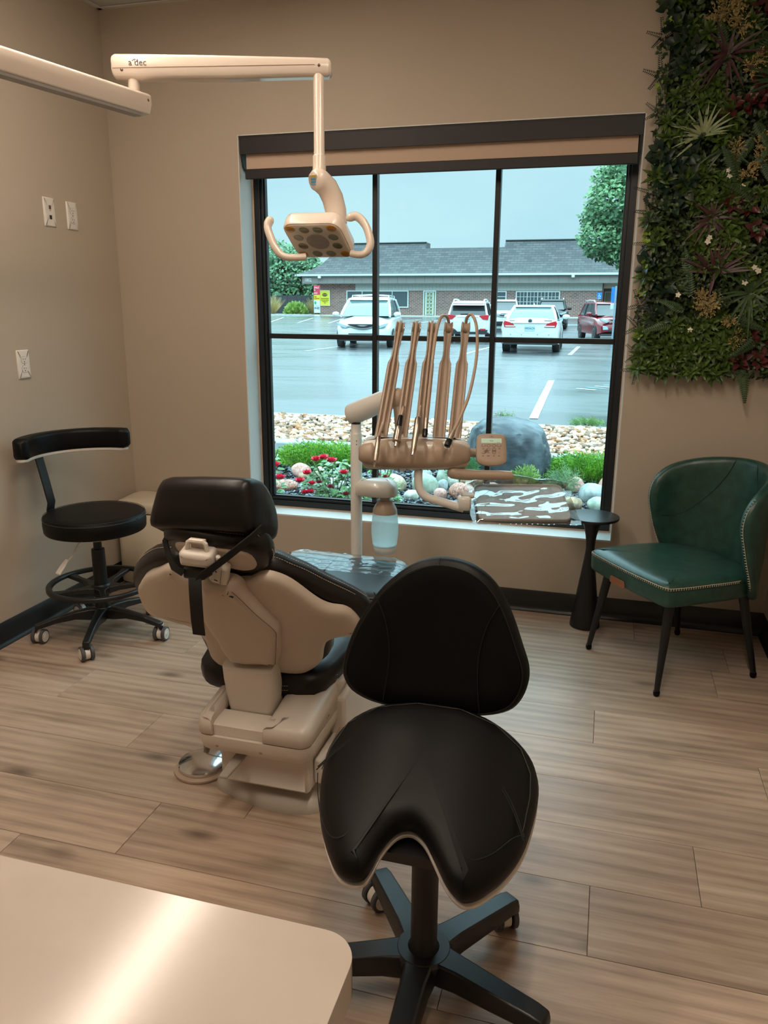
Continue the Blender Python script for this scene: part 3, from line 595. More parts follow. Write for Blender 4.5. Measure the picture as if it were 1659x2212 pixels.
# seat and leg rest
def cs_(y, xc, hw_, zb, zt, dish=.012):
    n = 20; pts = []
    for i in range(n):
        a = 2*pi*i/n; c, s = cos(a), sin(a); x = hw_*(abs(c)**.45)*(1 if c > 0 else -1); h = (zt-zb)/2
        z = (zb+zt)/2+h*(abs(s)**.5)*(1 if s > 0 else -1)
        if s > .3: z -= dish*(1-(x/hw_)**2)
        pts.append((xc+x, y, z))
    return pts
seat_st = [(-1.712, -.94, .13, .325, .365, 0), (-1.70, -.94, .18, .31, .392, .0), (-1.67, -.942, .207, .305, .408, .004), (-1.6, -.942, .222, .305, .415, .012), (-1.45, -.944, .235, .305, .422, .02), (-1.3, -.946, .248, .31, .428, .018), (-1.16, -.948, .26, .335, .437, .01)]
B().loft([cs_(*s) for s in seat_st]).out('seat_cushion', upm, sm=60, **W)
leg_st = [(-1.165, -.948, .258, .345, .425, 0), (-1.155, -.948, .268, .34, .444, .004), (-1.1, -.949, .274, .35, .452, .008), (-.95, -.95, .282, .365, .462, .008), (-.86, -.951, .276, .375, .465, .004), (-.80, -.952, .25, .385, .461, 0), (-.772, -.953, .20, .40, .452, 0), (-.758, -.954, .12, .415, .44, 0)]
B().loft([cs_(*s) for s in leg_st]).out('leg_rest', upm, sm=60, **W)
B().tube([(-.948+.255*x, -1.158, .437-.01*(1-x*x)+.004) for x in (-1, -.6, -.2, .2, .6, 1)], .003, 6).out('seam', seam_m, **W)
B().tube([(-1.0, y, z) for y, z in ((-1.15, .4375), (-1.0, .452), (-.9, .458), (-.8, .459))], .004, 6).out('seam', seam_m, **W)
rear = [(-.94+.224*x*1.0, -1.712+.0+abs(x)**4*.115, .352+.012*abs(x)) for x in [i/10 for i in range(-10, 11)]]
for dz in (0, -.014): stitches([(x, y-.004, z+dz) for x, y, z in rear], dc, pale_thread, .0075, .0009, world=True)
B().loft([[(x, y, z) for x, z in ((-1.16, .30), (-.72, .30), (-.70, .345), (-1.18, .345))] for y in (-1.62, -1.15)]+[[(x, -.84, z) for x, z in ((-1.13, .34), (-.77, .34), (-.74, .38), (-1.16, .38))]]).out('seat_frame', plas, bev=.012, **W)
# base: upper housing with a central notch, pedestal, floor plate, lift cover
def side(x0, x1, pr): return B().loft([[(x, y, z) for y, z in pr] for x in (x0, x1)])
def slope(u, v, w_): return (u, v, w_+(max(0, v+1.86)*.16 if w_ > .27 else 0))
def plan(x0, x1, y0, y1, r0, r1, n=6):   # rear corners rounded by r0 (left) and r1 (right)
    p = [(x1, y1), (x0, y1)]
    p += [(x0+r0-r0*cos(rad(a)), y0+r0-r0*sin(rad(a))) for a in [90*i/n for i in range(n+1)]] if r0 > 0 else [(x0, y0)]
    p += [(x1-r1+r1*sin(rad(a)), y0+r1-r1*cos(rad(a))) for a in [90*i/n for i in range(n+1)]] if r1 > 0 else [(x1, y0)]
    return p
up_lv = [(.004, .2535), (0, .256), (0, .288), (.004, .298), (.013, .306), (.03, .309)]
B().pad(plan(-1.066, -1.0125, -1.867, -1.45, .032, .003), up_lv, slope, inner=(.6, .3)).out('base_housing', plas, sm=60, **W)
B().pad(plan(-.8565, -.720, -1.867, -1.45, .003, .036), up_lv, slope, inner=(.6, .3)).out('base_housing', plas, sm=60, **W)
side(-1.0120, -.857, [(-1.84, .253), (-1.857, .2535), (-1.857, .284), (-1.845, .292), (-1.80, .296), (-1.785, .296), (-1.785, .225), (-1.80, .225)]).out('base_housing', plas, **W)
side(-1.0120, -.857, [(-1.79, .225), (-1.79, .287), (-1.45, .32), (-1.45, .225)]).out('housing_gap', dkgap, **W)
B().pad(plan(-1.066, -.720, -1.866, -1.45, .036, .04), [(.045, .190), (.024, .193), (.008, .206), (.001, .226), (0, .2515), (.006, .2525)], inner=(.6, .3)).out('lower_housing', plas, sm=60, **W)
for x, z in ((-1.0, .222), (-.865, .222)): B().ell((0, 0, 0), (.006, .004, .005), 10, 6, T(x, -1.862, z)).out('screw_hole', mat('hole_beige', (150, 138, 124), .5), **W)
side(-1.018, -.742, [(-1.812, .075), (-1.815, .085), (-1.815, .19), (-1.45, .2), (-1.45, .06)]).out('pedestal', plas, bev=.012, seg=3, sm=50, **W)
pl = smooth([(-1.075, -1.745), (-1.02, -1.778), (-.9, -1.81), (-.8, -1.812), (-.725, -1.785), (-.70, -1.70), (-.69, -1.3), (-.70, -1.0), (-.76, -.93), (-1.02, -.93), (-1.05, -1.0), (-1.062, -1.3), (-1.068, -1.68)], 3)
B().pad(pl, [(.0, .0), (0, .014), (.008, .03), (.03, .044), (.05, .05), (.07, .064)], None, (-.9, -1.4), (.7, .3)).out('floor_plate', mat('base_plate_grey', (178, 170, 160), .42), sm=50, **W)
B().loft([[(x, y, z) for y, z in ((-1.62, .06), (-1.62, .29), (-1.48, .31), (-1.02, .07), (-1.0, .05))] for x in (-1.05, -.695)]).out('lift_cover', plas, bev=.02, seg=3, sm=50, **W)
B().loft([[(-.958, -1.80, .188), (-.925, -1.80, .188), (-.925, -1.80, .18), (-.958, -1.80, .18)], [(-.975, -1.86, .165), (-.942, -1.86, .165), (-.942, -1.86, .155), (-.975, -1.86, .155)], [(-.985, -1.895, .145), (-.958, -1.895, .145), (-.958, -1.895, .138), (-.985, -1.895, .138)]]).out('release_lever', mat('lever_grey', (150, 142, 132), .4), bev=.004, **W)
B().tube([(-.70, -1.70, .155), (-.70, -1.66, .185), (-.70, -1.63, .19)], .014, 10).out('hose_elbow', tanp, **W)
B().box((-.742, -1.775, .09), (-.715, -1.60, .17)).out('side_panel', plas, bev=.008, **W)
B().ell((0, 0, 0), (.001, .017, .012), 20, 6, T(-.7215, -1.70, .272)).out('badge', mat('badge_beige', (190, 178, 162), .3), **W)
badge_t = mat('logo_brown', (70, 52, 44), .5)
text('badge_lettering', 'a dec', .012, badge_t, dc, T(.2097, -.2, .272) @ frame((0, 0, 0), (0, 1, 0), (0, 0, 1)))
# headrest: bolster pillow in a black sleeve, pad, plate, bracket, glide bar and straps
pil = []
def pr_(x, s, sh_=0): # rounded cross-section of the bolster in y,z
    pts = [(-2.05, .935), (-2.035, 1.0), (-2.02, 1.034), (-1.99, 1.040), (-1.93, 1.022), (-1.885, .975), (-1.86, .915), (-1.87, .868), (-1.92, .862), (-2.02, .91)]
    sm_ = smooth(pts, 3); cy, cz = -1.965, .95
    return [(x, cy+(y-cy)*s, cz+(z-cz)*s) for y, z in sm_]
def skew(r): return [(x+.05*(z-.95)*(-1 if x > -.92 else 1)*0+(.20*(z-.94) if x < -.95 else -.08*(z-.94)), y, z+.04*(x+.92)) for x, y, z in r]
rg = [skew(pr_(x, s)) for x, s in ((-1.056, .35), (-1.055, .80), (-1.046, .93), (-1.03, .985), (-.99, 1.0), (-.92, 1.005), (-.84, 1.0), (-.806, .985), (-.792, .93), (-.787, .8), (-.786, .4))]
B().loft(rg).out('pillow_sleeve', mat('black_vinyl_sleeve', (15, 12, 11), .36, bump=(14, .9), spec=.36), sm=60, **W)
hp_o = V((-.918, -1.985, .838)); hx = V((1, .09, -.10)).normalized(); hn = V((0, -.72, -.69)); hn = (hn-hx*hn.dot(hx)).normalized(); hy = hn.cross(hx)
def hs(u, v, w): return tuple(hp_o+hx*u+hy*v+hn*(w-1.2*u*u))
hpo = smooth([(-.135, .02), (-.12, -.035), (-.08, -.055), (-.03, -.06), (.03, -.075), (.08, -.085), (.125, -.07), (.142, -.02), (.135, .04), (.09, .08), (0, .09), (-.09, .08)], 4)
B().pad(hpo, [(.01, -.055), (0, -.04), (0, -.012), (.006, .0), (.02, .006), (.03, .006)], hs, (0, 0), (.8, .5)).out('headrest_pad', upm, sm=60, **W)
for w_ in (-.022, -.034): stitches([hs(u*1.012, v*1.015, w_) for u, v in hpo[:30]+hpo[36:]+hpo[:1]], dc, pale_thread, .0075, .0009, world=True)
B().pad(smooth([(-.09, .03), (-.085, -.012), (-.03, -.022), (.03, -.036), (.075, -.05), (.105, -.04), (.112, -.005), (.10, .04), (.05, .06), (-.05, .06)], 3), [(0, .004), (.002, .010), (.008, .013)], hs, (0, 0), (.7, .4)).out('headrest_plate', shellm, sm=50, **W)
kx = V((1, .09, -.06)).normalized(); KM = frame((-.917, -2.055, .857), kx, V((0, -.25, .97)))
B().pad(rrect(.084, .040, .010), [(.008, -.03), (0, -.022), (0, .012), (.005, .02), (.012, .022)], M=KM).out('knuckle_housing', plas, sm=50, **W)
B().tube([tuple(KM @ V(p)) for p in ((-.026, .016, .0), (-.022, .038, -.002), (-.016, .043, -.002), (.016, .043, -.002), (.022, .038, -.002), (.026, .016, 0))], .0062, 8).out('release_handle', plas, **W)
B().cbox((0, .03, -.012), (.04, .03, .006), KM).out('handle_plate', shellm, bev=.002, **W)
B().pad(rrect(.012, .034, .005), [(.003, -.006), (0, -.003), (0, .006), (.003, .009)], M=KM @ T(.050, -.008, -.004) @ RY(35)).out('lock_knob', plas, sm=50, **W)
GM = frame((-.893, -2.0, .80), V((.93, .09, -.30)), V((.32, -.35, .85)))
B().pad(rrect(.046, .062, .008), [(.004, -.02), (0, -.016), (0, .004), (.004, .009), (.01, .0095)], M=GM).out('glide_block', plas, sm=50, **W)
B().cbox((.010, 0, .0098), (.001, .05, .0006), GM).out('scale_line', dkgap, **W)
for a_, b_ in (((-.004, .012, .0098), (.004, .004, .0006)), ((-.002, -.018, .0098), (.009, .003, .0006))): B().cbox(a_, b_, GM).out('scale_mark', dkgap, **W)
B().cbox((0, -.07, -.012), (.042, .14, .007), GM).out('glide_bar', mat('brushed_steel', (190, 186, 180), .3, 1), bev=.001, **W)
B().tube([bs(u, v, .0345) for u, v in ((.018, .178), (.04, .172), (.043, .168))], .004, 6).out('slot_mark', dkgap, **W)
strap_m = mat('black_strap', (12, 11, 11), .75, bump=(500, .3))
B().ribbon([V(p) for p in ((-.782, -2.0, .918), (-.795, -2.035, .902), (-.834, -2.06, .868), (-.879, -2.075, .832), (-.905, -2.082, .812), (-.915, -2.083, .802))], (.010, 0, .018), .003).out('strap', strap_m, **W)
B().ribbon([V(p) for p in ((-.914, -2.08, .812), (-.908, -2.092, .79), (-.909, -2.09, .75), (-.917, -2.075, .70), (-.927, -2.055, .67), (-.929, -2.05, .652))], (.0165, 0, 0), .0035).out('strap', strap_m, **W)
B().ribbon([V(p) for p in ((-1.046, -1.99, .875), (-1.02, -2.02, .85), (-.992, -2.045, .822), (-.96, -2.055, .812))], (.005, 0, .008), .003).out('strap', strap_m, **W)
B().box((-.965, -2.05, .795), (-.905, -1.98, .825)).out('strap_buckle', blackplastic, bev=.006, **W)
logo = mat('print_grey', (178, 172, 166), .6)
LM = frame((-.7885, -1.945, .896), V((-.02, .86, -.50)), V((.1, .45, .88)))
text('sleeve_lettering', 'PRACTICON', .0155, logo, dc, T(.93, 1.5, 0) @ LM, sx=.85)
B().tube([tuple(LM @ V((x, -.0145-.006*(1-(x/.045)**2)*0-.003*(1-(x/.045)**2), .0005))) for x in [i*.009 for i in range(-5, 6)]], .0012, 5).out('print_line', logo, **W)
B().prism([(-.056, -.004), (-.046, -.004), (-.051, .010)], 0, .0008, LM).out('print_mark', logo, **W)
# clear plastic cover over the foot end
film = glass_mat('clear_film', (.93, .95, .96), rough=.04, ior=1.5)
pc = B(); r2 = random.Random(3)
def film_fn(s, t):
    x = -1; xx = -.953+.27*(2*s-1)*(1-.35*max(0, t-.72)/.28); y = -1.0+.236*t
    z = .467+.006*t-(.05*max(0, abs(2*s-1)-.9)/.1)
    wr = .004*sin(26*s+6*t+3*sin(9*t))*sin(17*t+2*s)+.003*mnoise.noise(V((xx*18, y*30, 3)))
    if t > .85: z -= .05*((t-.85)/.15)**2
    return (xx, y, z+abs(wr)+.002)
fc = B().sheet(film_fn, 44, 24).out('foot_end_cover', film, sm=80)
tag(fc, 'clear wrinkled plastic cover on the foot end of the dental chair', 'plastic cover')
# ---------------------------------------------------------------- foot control
fcn = thing('foot_control', 'round chrome foot pedal on the floor left of the dental chair base', 'foot pedal', (-1.162, -1.672, 0))
B().lathe([(.088, 0), (.090, .003), (.089, .008), (.080, .013), (.076, .014)], 48).out('pedal_base', tanp, fcn)
B().lathe([(.074, .012), (.076, .015), (.076, .024), (.073, .028), (.0, .046)], 48, cap=False).out('pedal_disc', chrome, fcn, sm=30)
B().cyl(.011, .0, .062, 16, T(-.03, .086, 0)).out('hose_post', tanp, fcn, bev=.002)
B().tube([(-.03, .086, .055), (-.028, .088, .075), (.0, .095, .08), (.06, .1, .06), (.12, .09, .03)], .005, 8).out('hose', tanp, fcn)
# ---------------------------------------------------------------- cream bin in the far corner
bn = thing('corner_bin', 'cream rounded bin with a domed lid standing in the left corner', 'bin', (-2.24, -.13, 0))
crm = mat('cream_plastic', (206, 194, 172), .42)
bo_ = smooth([(-.176, .122), (-.178, -.06), (-.172, -.10), (-.14, -.124), (0, -.142), (.14, -.124), (.172, -.10), (.178, -.06), (.176, .122), (0, .124)], 3)
B().pad([(x*.99, y*.99) for x, y in bo_], [(.004, 0), (.004, .035)], M=T(0, 0, 0)).out('bin_plinth', blackplastic, bn)
B().pad(bo_, [(.003, .022), (0, .026), (0, .398), (.002, .40)]).out('bin_body', crm, bn, sm=50)
B().pad(bo_, [(.006, .398), (.006, .408)]).out('lid_gap', dkgap, bn)
B().pad(bo_, [(.003, .405), (0, .409), (0, .44), (.003, .450), (.012, .458), (.03, .462)], dome=.008).out('bin_lid', crm, bn, sm=60)
# ================================================================ OVERHEAD DENTAL LIGHT
dl = thing('dental_light', 'white overhead dental light on a jointed arm in front of the window', 'dental light', (-1.62, -2.2, ZC))
LW = dict(parent=dl, world=True)
lp = mat('lamp_plastic', (226, 212, 198), .24, coat=.3)
# upper balanced arm
a0, a1 = V((-1.532, -1.315, 0)), V((-.886, -1.137, 0)); ax = (a1-a0).normalized(); AM = frame(tuple(a0), ax, (0, 0, 1))   # local x along, y up, z towards camera
Lr = (a1-a0).length
rr1 = [[(x, y, z) for y, z in ((zb, -.026), (zb+.012, -.032), (zt-.01, -.032), (zt, -.026), (zt, .026), (zt-.01, .032), (zb+.016, .032), (zb, .022))] for x, zb, zt in ((0, 2.118, 2.172), (.012, 2.108, 2.178), (.10, 2.108, 2.178), (.35, 2.1105, 2.175), (.60, 2.118, 2.171), (Lr-.012, 2.118, 2.169), (Lr, 2.126, 2.162))]
B().loft(rr1, M=AM).out('upper_arm', lp, bev=.009, seg=3, sm=50, **LW)
B().tube([tuple(AM @ V(p)) for p in ((.006, 2.136, .0325), (.10, 2.138, .0325), (.35, 2.1425, .0325), (.62, 2.1475, .0325))], .0009, 5).out('arm_seam', mat('arm_seam', (140, 110, 92), .6), **LW)
sc_m = mat('screw_steel', (110, 96, 88), .35, .8)
for x, y in ((.034, 2.131), (Lr-.037, 2.146)): B().lathe([(.0045, 0), (.0045, .002), (.003, .003)], 12, AM @ T(x, y, .031)).out('screw', sc_m, **LW)
iv = ORG[dl.name].inverted()
text('arm_lettering', 'a dec', .026, badge_t, dl, iv @ AM @ T(.083, 2.151, .0326))
B().tube([tuple(AM @ V(p)) for p in ((.0755, 2.146, .0328), (.0755, 2.158, .0328))], .0008, 5).ribbon([AM @ V(p) for p in ((.067, 2.156, .0328), (.0755, 2.161, .0328), (.084, 2.156, .0328))], (0, 0, .0006), .0022).out('arm_emblem', badge_t, **LW)
# lower rigid arm, running back to a ceiling post out of frame
p1, p0 = V((-1.445, -1.315, 2.0)), V((-1.62, -2.2, 2.0)); bx = (p1-p0).normalized(); BM = frame(tuple(p0), bx, (0, 0, 1)); Lb = (p1-p0).length+.012
B().loft([[(x, y, z) for y, z in ((.006, -.024), (.022, -.032), (.060, -.032), (.066, -.026), (.066, .026), (.060, .032), (.036, .034), (.008, .024))] for x in (-.03, Lb)], M=BM).out('lower_arm', lp, bev=.004, sm=50, **LW)
B().loft([[(x, y, z) for y, z in ((.0, -.014), (.008, -.014), (.008, .02), (.0, .02))] for x in (.0, Lb-.03)], M=BM).out('cable_channel', mat('channel_grey', (150, 146, 142), .4), **LW)
B().lathe([(.0045, 0), (.0045, .002), (.003, .003)], 12, BM @ T(Lb-.016, .045, .031)).out('screw', sc_m, **LW)
B().cyl(.017, 2.058, 2.118, 20, T(-1.474, -1.318+.015, 0)).cyl(.021, 2.058, 2.068, 20, T(-1.474, -1.303, 0)).out('arm_joint', lp, bev=.002, **LW)
B().cyl(.03, 2.0, ZC, 24, T(-1.62, -2.2, 0)).cyl(.075, ZC-.03, ZC, 32, T(-1.62, -2.2, 0)).out('ceiling_post', lp, bev=.003, **LW)
# post, knuckle, neck, head
B().tube([(-.922, -1.158, 2.125), (-.9, -1.222, 1.86)], .0165, 20).out('post', lp, **LW)
B().tube([(-.902, -1.216, 1.885), (-.8985, -1.228, 1.828)], .0205, 20).out('post_collar', lp, bev=.003, **LW)
B().tube([(-.904, -1.262, 1.812), (-.900, -1.25, 1.814), (-.893, -1.236, 1.812), (-.878, -1.215, 1.795), (-.866, -1.20, 1.765), (-.858, -1.195, 1.73), (-.852, -1.20, 1.69)], [.022, .033, .034, .034, .034, .034, .032], 20, .95).out('neck', lp, sm=60, **LW)
SM = frame((-.904, -1.2635, 1.811), V((1, .1, 0)), V((0, -.35, 1)))
B().pad(rrect(.034, .036, .009), [(.002, 0), (.004, .0025)], M=SM).out('switch_panel', mat('panel_grey', (186, 170, 156), .3), **LW)
for y, c in ((.012, (196, 176, 60)), (.003, (70, 150, 190)), (-.005, (70, 150, 190)), (-.013, (90, 160, 195))): B().cbox((0, y, .003), (.015, .0045, .001), SM).out('switch_mark', mat('mark_%d_%d' % (c[0], c[1]), c, .5), **LW)
HO = V((-.884, -1.285, 1.634)); hv = V((0, -.7507, .6606)); HM = frame(tuple(HO), (1, .04, 0), tuple(-hv)) @ RZ(0)
# local z of HM: pick the side that faces down
if (HM.to_3x3() @ V((0, 0, 1))).z > 0: HM = HM @ RX(180)
hr = [(x+.13*y*0, y) for x, y in rrect(.186, .142, .034, 6)]
HS = HM @ Matrix(((1, .16, 0, 0), (0, 1, 0, 0), (0, 0, 1, 0), (0, 0, 0, 1))) if (HM.to_3x3() @ V((0, 1, 0))).y > 0 else HM @ Matrix(((1, -.16, 0, 0), (0, 1, 0, 0), (0, 0, 1, 0), (0, 0, 0, 1)))
B().pad(hr, [(.03, -.06), (.012, -.055), (.003, -.045), (0, -.03), (0, -.004), (.003, .0)], M=HS, inner=(.8, .5)).out('lamp_head', lp, sm=50, **LW)
B().pad(hr, [(.006, -.002), (.007, .0015), (.012, .003)], M=HS).out('lens_frame', mat('lens_backing', (226, 216, 202), .35), sm=50, **LW)
ledg, leda = mat('led_clear', (120, 118, 92), .18, spec=.8), mat('led_amber', (176, 122, 32), .2, spec=.8)
leds = [(-.068, .05, 1), (-.025, .046, 0), (.018, .046, 0), (.062, .05, 1), (-.055, .016, 0), (.055, .016, 0), (-.055, -.018, 0), (.055, -.018, 0), (-.068, -.052, 1), (-.022, -.05, 0), (.022, -.05, 0), (.068, -.052, 1)]
for x, y, a in leds:
    q = B()
    for i in range(4):
        zz = (.0045, .006, .0068, .0055)[i]; q.loft([[(x+.0158*cos(t)*s, y+.0125*sin(t)*s, z) for t in [k*pi/8 for k in range(16)]] for s, z in ((1, .003), (.9, zz), (.4, zz+.0012))], M=HS) if i == 0 else q.cbox((x, y-.0045+i*.003, .007), (.024-.004*abs(i-2), .0013, .0012), HS)
    q.out('led_lens', leda if a else ledg, **LW)
B().lathe([(.034, .003), (.035, .0045), (.033, .006), (.0, .0062)], 32, HS @ Matrix.Diagonal((1, .85, 1, 1))).out('sensor_cover', mat('sensor_grey', (150, 142, 134), .3), **LW)
text('lens_lettering', 'a dec', .014, logo, dl, iv @ HS @ T(.0, .0, .0064) @ (RZ(0) if (HS.to_3x3() @ V((1, 0, 0))).x > 0 else RZ(180)))
B().pad(hr, [(.008, .009), (.009, .0105)], M=HS).out('lens_cover', glass_mat('clear_cover', (.96, .96, .95), rough=.02, ior=1.45), **LW)
def wld(l): return [V(p) for p in l]
B().tube(smooth(wld([(-.925, -1.285, 1.588), (-.955, -1.30, 1.585), (-.985, -1.318, 1.588), (-1.008, -1.322, 1.61), (-1.026, -1.32, 1.645), (-1.036, -1.316, 1.672), (-1.033, -1.31, 1.69), (-1.022, -1.306, 1.700)]), 4, False), [.011]*10+[.012]*12+[.013]*4+[.012, .008, .004], 12, 1.2).out('handle', lp, sm=60, **LW)
B().tube(smooth(wld([(-.79, -1.25, 1.598), (-.76, -1.25, 1.594), (-.74, -1.245, 1.604), (-.731, -1.24, 1.63), (-.745, -1.232, 1.672), (-.765, -1.228, 1.698), (-.785, -1.23, 1.708), (-.808, -1.24, 1.698)]), 4, False), [.011]*8+[.012]*10+[.0125]*8+[.012, .009, .005], 12, 1.2).out('handle', lp, sm=60, **LW)
# ================================================================ DELIVERY UNIT
du = thing('delivery_unit', 'tan dental delivery unit on a white post with five upright hose arms', 'dental unit', (-.985, -.60, 0))
DW = dict(parent=du, world=True)
wp = mat('unit_white_plastic', (216, 214, 208), .28, coat=.2)
B().lathe([(.024, .12), (.024, .93), (.0225, .934), (.021, .936), (.021, .972)], 28, T(-.985, -.60, 0)).out('post', wp, sm=50, **DW)
B().tube([(-.985, -.60, .10), (-.985, -.60, .20)], .036, 20).box((-1.04, -1.1, .10), (-.93, -.56, .17)).out('post_foot', wp, bev=.01, **DW)
for z in (.905, .89): B().cyl(.0022, 0, .001, 10, frame((-.9765, -.6226, z), (1, .38, 0), (0, 0, 1))).out('post_mark', dkgap, **DW)
B().cyl(.0195, .955, .99, 20, T(-.985, -.60, 0)).out('swivel_cap', mat('dark_swivel', (40, 30, 30), .3), **DW)
B().tube(smooth([(-1.022, -.585, 1.004), (-1.0, -.592, 1.012), (-.93, -.625, 1.043), (-.85, -.66, 1.078), (-.80, -.685, 1.094)], 3, False), [.026, .036, .042]+[.044]*4+[.042]*3+[.041]*3, 22, .9).out('link_arm', wp, sm=60, **DW)
B().ell((0, 0, 0), (.030, .034, .046), 20, 12, T(-.778, -.705, 1.092)).out('arm_end', tanp, **DW)
B().tube([(-.775, -.715, 1.06), (-.765, -.74, .99), (-.755, -.75, .93)], [.02, .017, .017], 16).out('drop_tube', tanp, **DW)
# instrument head: local x to the right, z up, y away
hu = V((.962, .272, 0)); hd = V((-.272, .962, 0)); HC = V((-.681, -.832, .905)); HM2 = frame(tuple(HC), hu, hd)      # z up
hb_o = smooth([(-.205, .02), (-.21, -.012), (-.19, -.03), (-.12, -.046), (0, -.052), (.12, -.046), (.19, -.03), (.21, -.012), (.205, .02), (.19, .10), (.12, .15), (0, .155), (-.12, .15), (-.19, .10)], 3)
B().pad([(x*.97+.004, y*.97+.004) for x, y in hb_o], [(.05, -.062), (.018, -.056), (.004, -.040), (0, -.015), (0, .03), (.012, .05), (.05, .058)], M=HM2).out('head_body', wp, sm=60, **DW)
# tan front cover with scalloped instrument rests
def fcov(s, t):
    x = (s*2-1)*.209; a = -.82+t*2.2; k = sqrt(max(0, 1-(abs(x)/.2095)**2.3))
    yv = -.058*cos(a)*k**.5-.0; zv = .062*sin(a)*(.35+.65*k)+.0
    rs = 0
    for c in (-.142, -.084, -.018, .055, .118): rs += math.exp(-((x-c)/.0135)**4)*max(0, min(1, (t-.18)*4))*max(0, min(1, (1.02-t)*6))
    return (x, yv*1.0+.010*rs*cos(a)-.006, zv-.010*rs*max(0, sin(a)))
q = B().sheet(fcov, 84, 22, HM2); q.out('front_cover', tanp, sm=60, **DW)
for i, x in enumerate((-.115, -.06, -.03, .022, .048, .085, .112)):
    B().tube([tuple(HM2 @ V((x, -.040+.25*x*x, -.050))), tuple(HM2 @ V((x+.004, -.018, -.0605)))], .0012, 5).out('vent_line', dkgap, **DW)
# five upright hose arms
bx_ = [(822, -.814, -.83), (0, -.740, -.809), (0, -.669, -.788), (0, -.602, -.769), (0, -.544, -.753)]
tops = [(-.801, -.593), (-.74, -.576), (-.681, -.562), (-.619, -.543), (-.554, -.524)]
def arm_whip(b, t):
    b = V((b[1], b[2], .955)); t = V((t[0], t[1], 1.383)); d = (t-b).normalized(); L = (t-b).length; hx_ = -(hu-d*hu.dot(d)).normalized(); M = frame(tuple(b), hx_, tuple(d))   # y along the arm
    if (M.to_3x3() @ V((0, 0, 1))).y > 0: M = frame(tuple(b), -hx_, tuple(d))
    sec = []
    for y, hw_, dz in ((0, .024, 0), (.05, .0242, 0), (L*.58, .0235, 0), (L*.635, .0225, 0), (L*.665, .0165, .002), (L*.70, .0135, .006), (L*.76, .0125, .009), (L*.84, .0145, .008), (L*.90, .0165, .004)):
        sec.append([(hw_*x, y, z*min(1, hw_/.018)+dz-.004) for x, z in ((-1, -.006), (-1, .008), (-.86, .0125), (-.62, .012), (-.46, .004), (-.2, .0005), (0, 0), (.2, .0005), (.46, .004), (.62, .012), (.86, .0125), (1, .008), (1, -.006), (.6, -.0115), (-.6, -.0115))])
    w_ = B().loft(sec, M=M).out('hose_arm', tanp, sm=40, **DW)
    pr_ = [(.023, -.0165), (.026, -.0165), (.0262, -.012), (.021, -.008), (.0185, 0), (.021, .008), (.0262, .012), (.026, .0165), (.023, .0165)]
    pm_ = M @ T(0, L*.955, -.012) @ RY(90)
    p = B().lathe([(.004, -.0165)]+pr_+[(.004, .0165)], 32, pm_).out('pulley', tanp, w_); p.data.transform(ORG[du.name].inverted()) 
    c = B().lathe([(.016, 0), (.016, .0012), (.012, .002)], 24, pm_ @ T(0, 0, .0165)).out('pulley_cap', chrome, w_); c.data.transform(ORG[du.name].inverted())
    return M, L
WM = [arm_whip(b, t) for b, t in zip(bx_, tops)]
# control pad, handle, tray arm
B().tube([tuple(HM2 @ V((.20, .04, 0))), tuple(HM2 @ V((.245, .02, .0)))], .017, 12, .6).out('pad_arm', tanp, **DW)
PC = V((-.4025, -.752, .925)); PM = frame(tuple(PC), (.965, .262, 0), (0, .42, .91)); 
def padfn(x, y, z): return (x*(1-.06*(y+.06)/.12*0+.02*(-y)/.06), y, z)
po = smooth([(-.056, -.036), (-.05, -.052), (-.03, -.061), (0, -.064), (.03, -.061), (.05, -.052), (.056, -.036), (.0555, .038), (.05, .052), (.034, .0575), (0, .0595), (-.034, .0575), (-.05, .052), (-.0555, .038)], 3)
B().pad(po, [(.012, -.03), (.003, -.024), (0, -.012), (0, -.001), (.002, .001)], padfn, M=PM).out('control_pad', tanp, sm=50, **DW)
lcd = mat('lcd_screen', (178, 208, 186), .25, emit=.25); pk_ = mat('pad_print', (96, 74, 62), .5); pdk = mat('pad_track', (120, 96, 82), .5)
B().pad(rrect(.077, .0185, .001, 2), [(0, .0005), (.0004, .0022)], M=PM @ T(0, .0315, 0)).out('display', lcd, **DW)
IV = ORG[du.name].inverted()
lk = mat('lcd_print', (70, 84, 78), .6)
text('display_lettering', 'Ready', .0055, lk, du, IV @ PM @ T(0, .031, .0024)); text('display_lettering', '1:00  min', .0035, lk, du, IV @ PM @ T(.026, .025, .0024))
text('pad_lettering', 'a dec', .007, badge_t, du, IV @ PM @ T(0, .0478, .0013))
def ringbtn(x, y, r=.0072, ry=.0045, name='button'):
    b = B().tube([(x+r*cos(a), y+ry*sin(a), .0014) for a in [2*pi*k/20 for k in range(21)]], .0006, 4, M=PM); b.out(name, pk_, **DW)
for x in (-.030, -.0105, .0095, .029): ringbtn(x, .0125)
for x, c in ((-.030, 0), (.029, 0)): B().cbox((x, .0165, .0014), (.005, .0014, .001), PM).out('status_light', mat('violet_led', (170, 150, 230), .4, emit=.6), **DW)
B().prism([(-.038, -.0165), (-.0335, -.0195), (-.0255, -.019), (-.0045, -.0045), (-.004, .001), (-.009, .0035), (-.0145, .0035)], .001, .0014, PM).out('button_track', pdk, **DW)
B().prism(rrect(.0145, .025, .006, 4), .001, .0014, PM @ T(.0095, -.0075, 0)).out('button_track', pdk, **DW)
for x, y in ((-.0315, -.0135), (-.0105, -.0015), (.0095, -.001), (.0095, -.0145), (.029, -.0135)):
    B().prism([(x+.0055*cos(a), y+.0038*sin(a)) for a in [2*pi*k/18 for k in range(18)]], .0014, .0022, PM).out('button_face', tanp, **DW); B().prism([(x-.002, y-.001), (x+.002, y-.001), (x, y+.0016)], .0022, .0025, PM).out('button_mark', pk_, **DW)
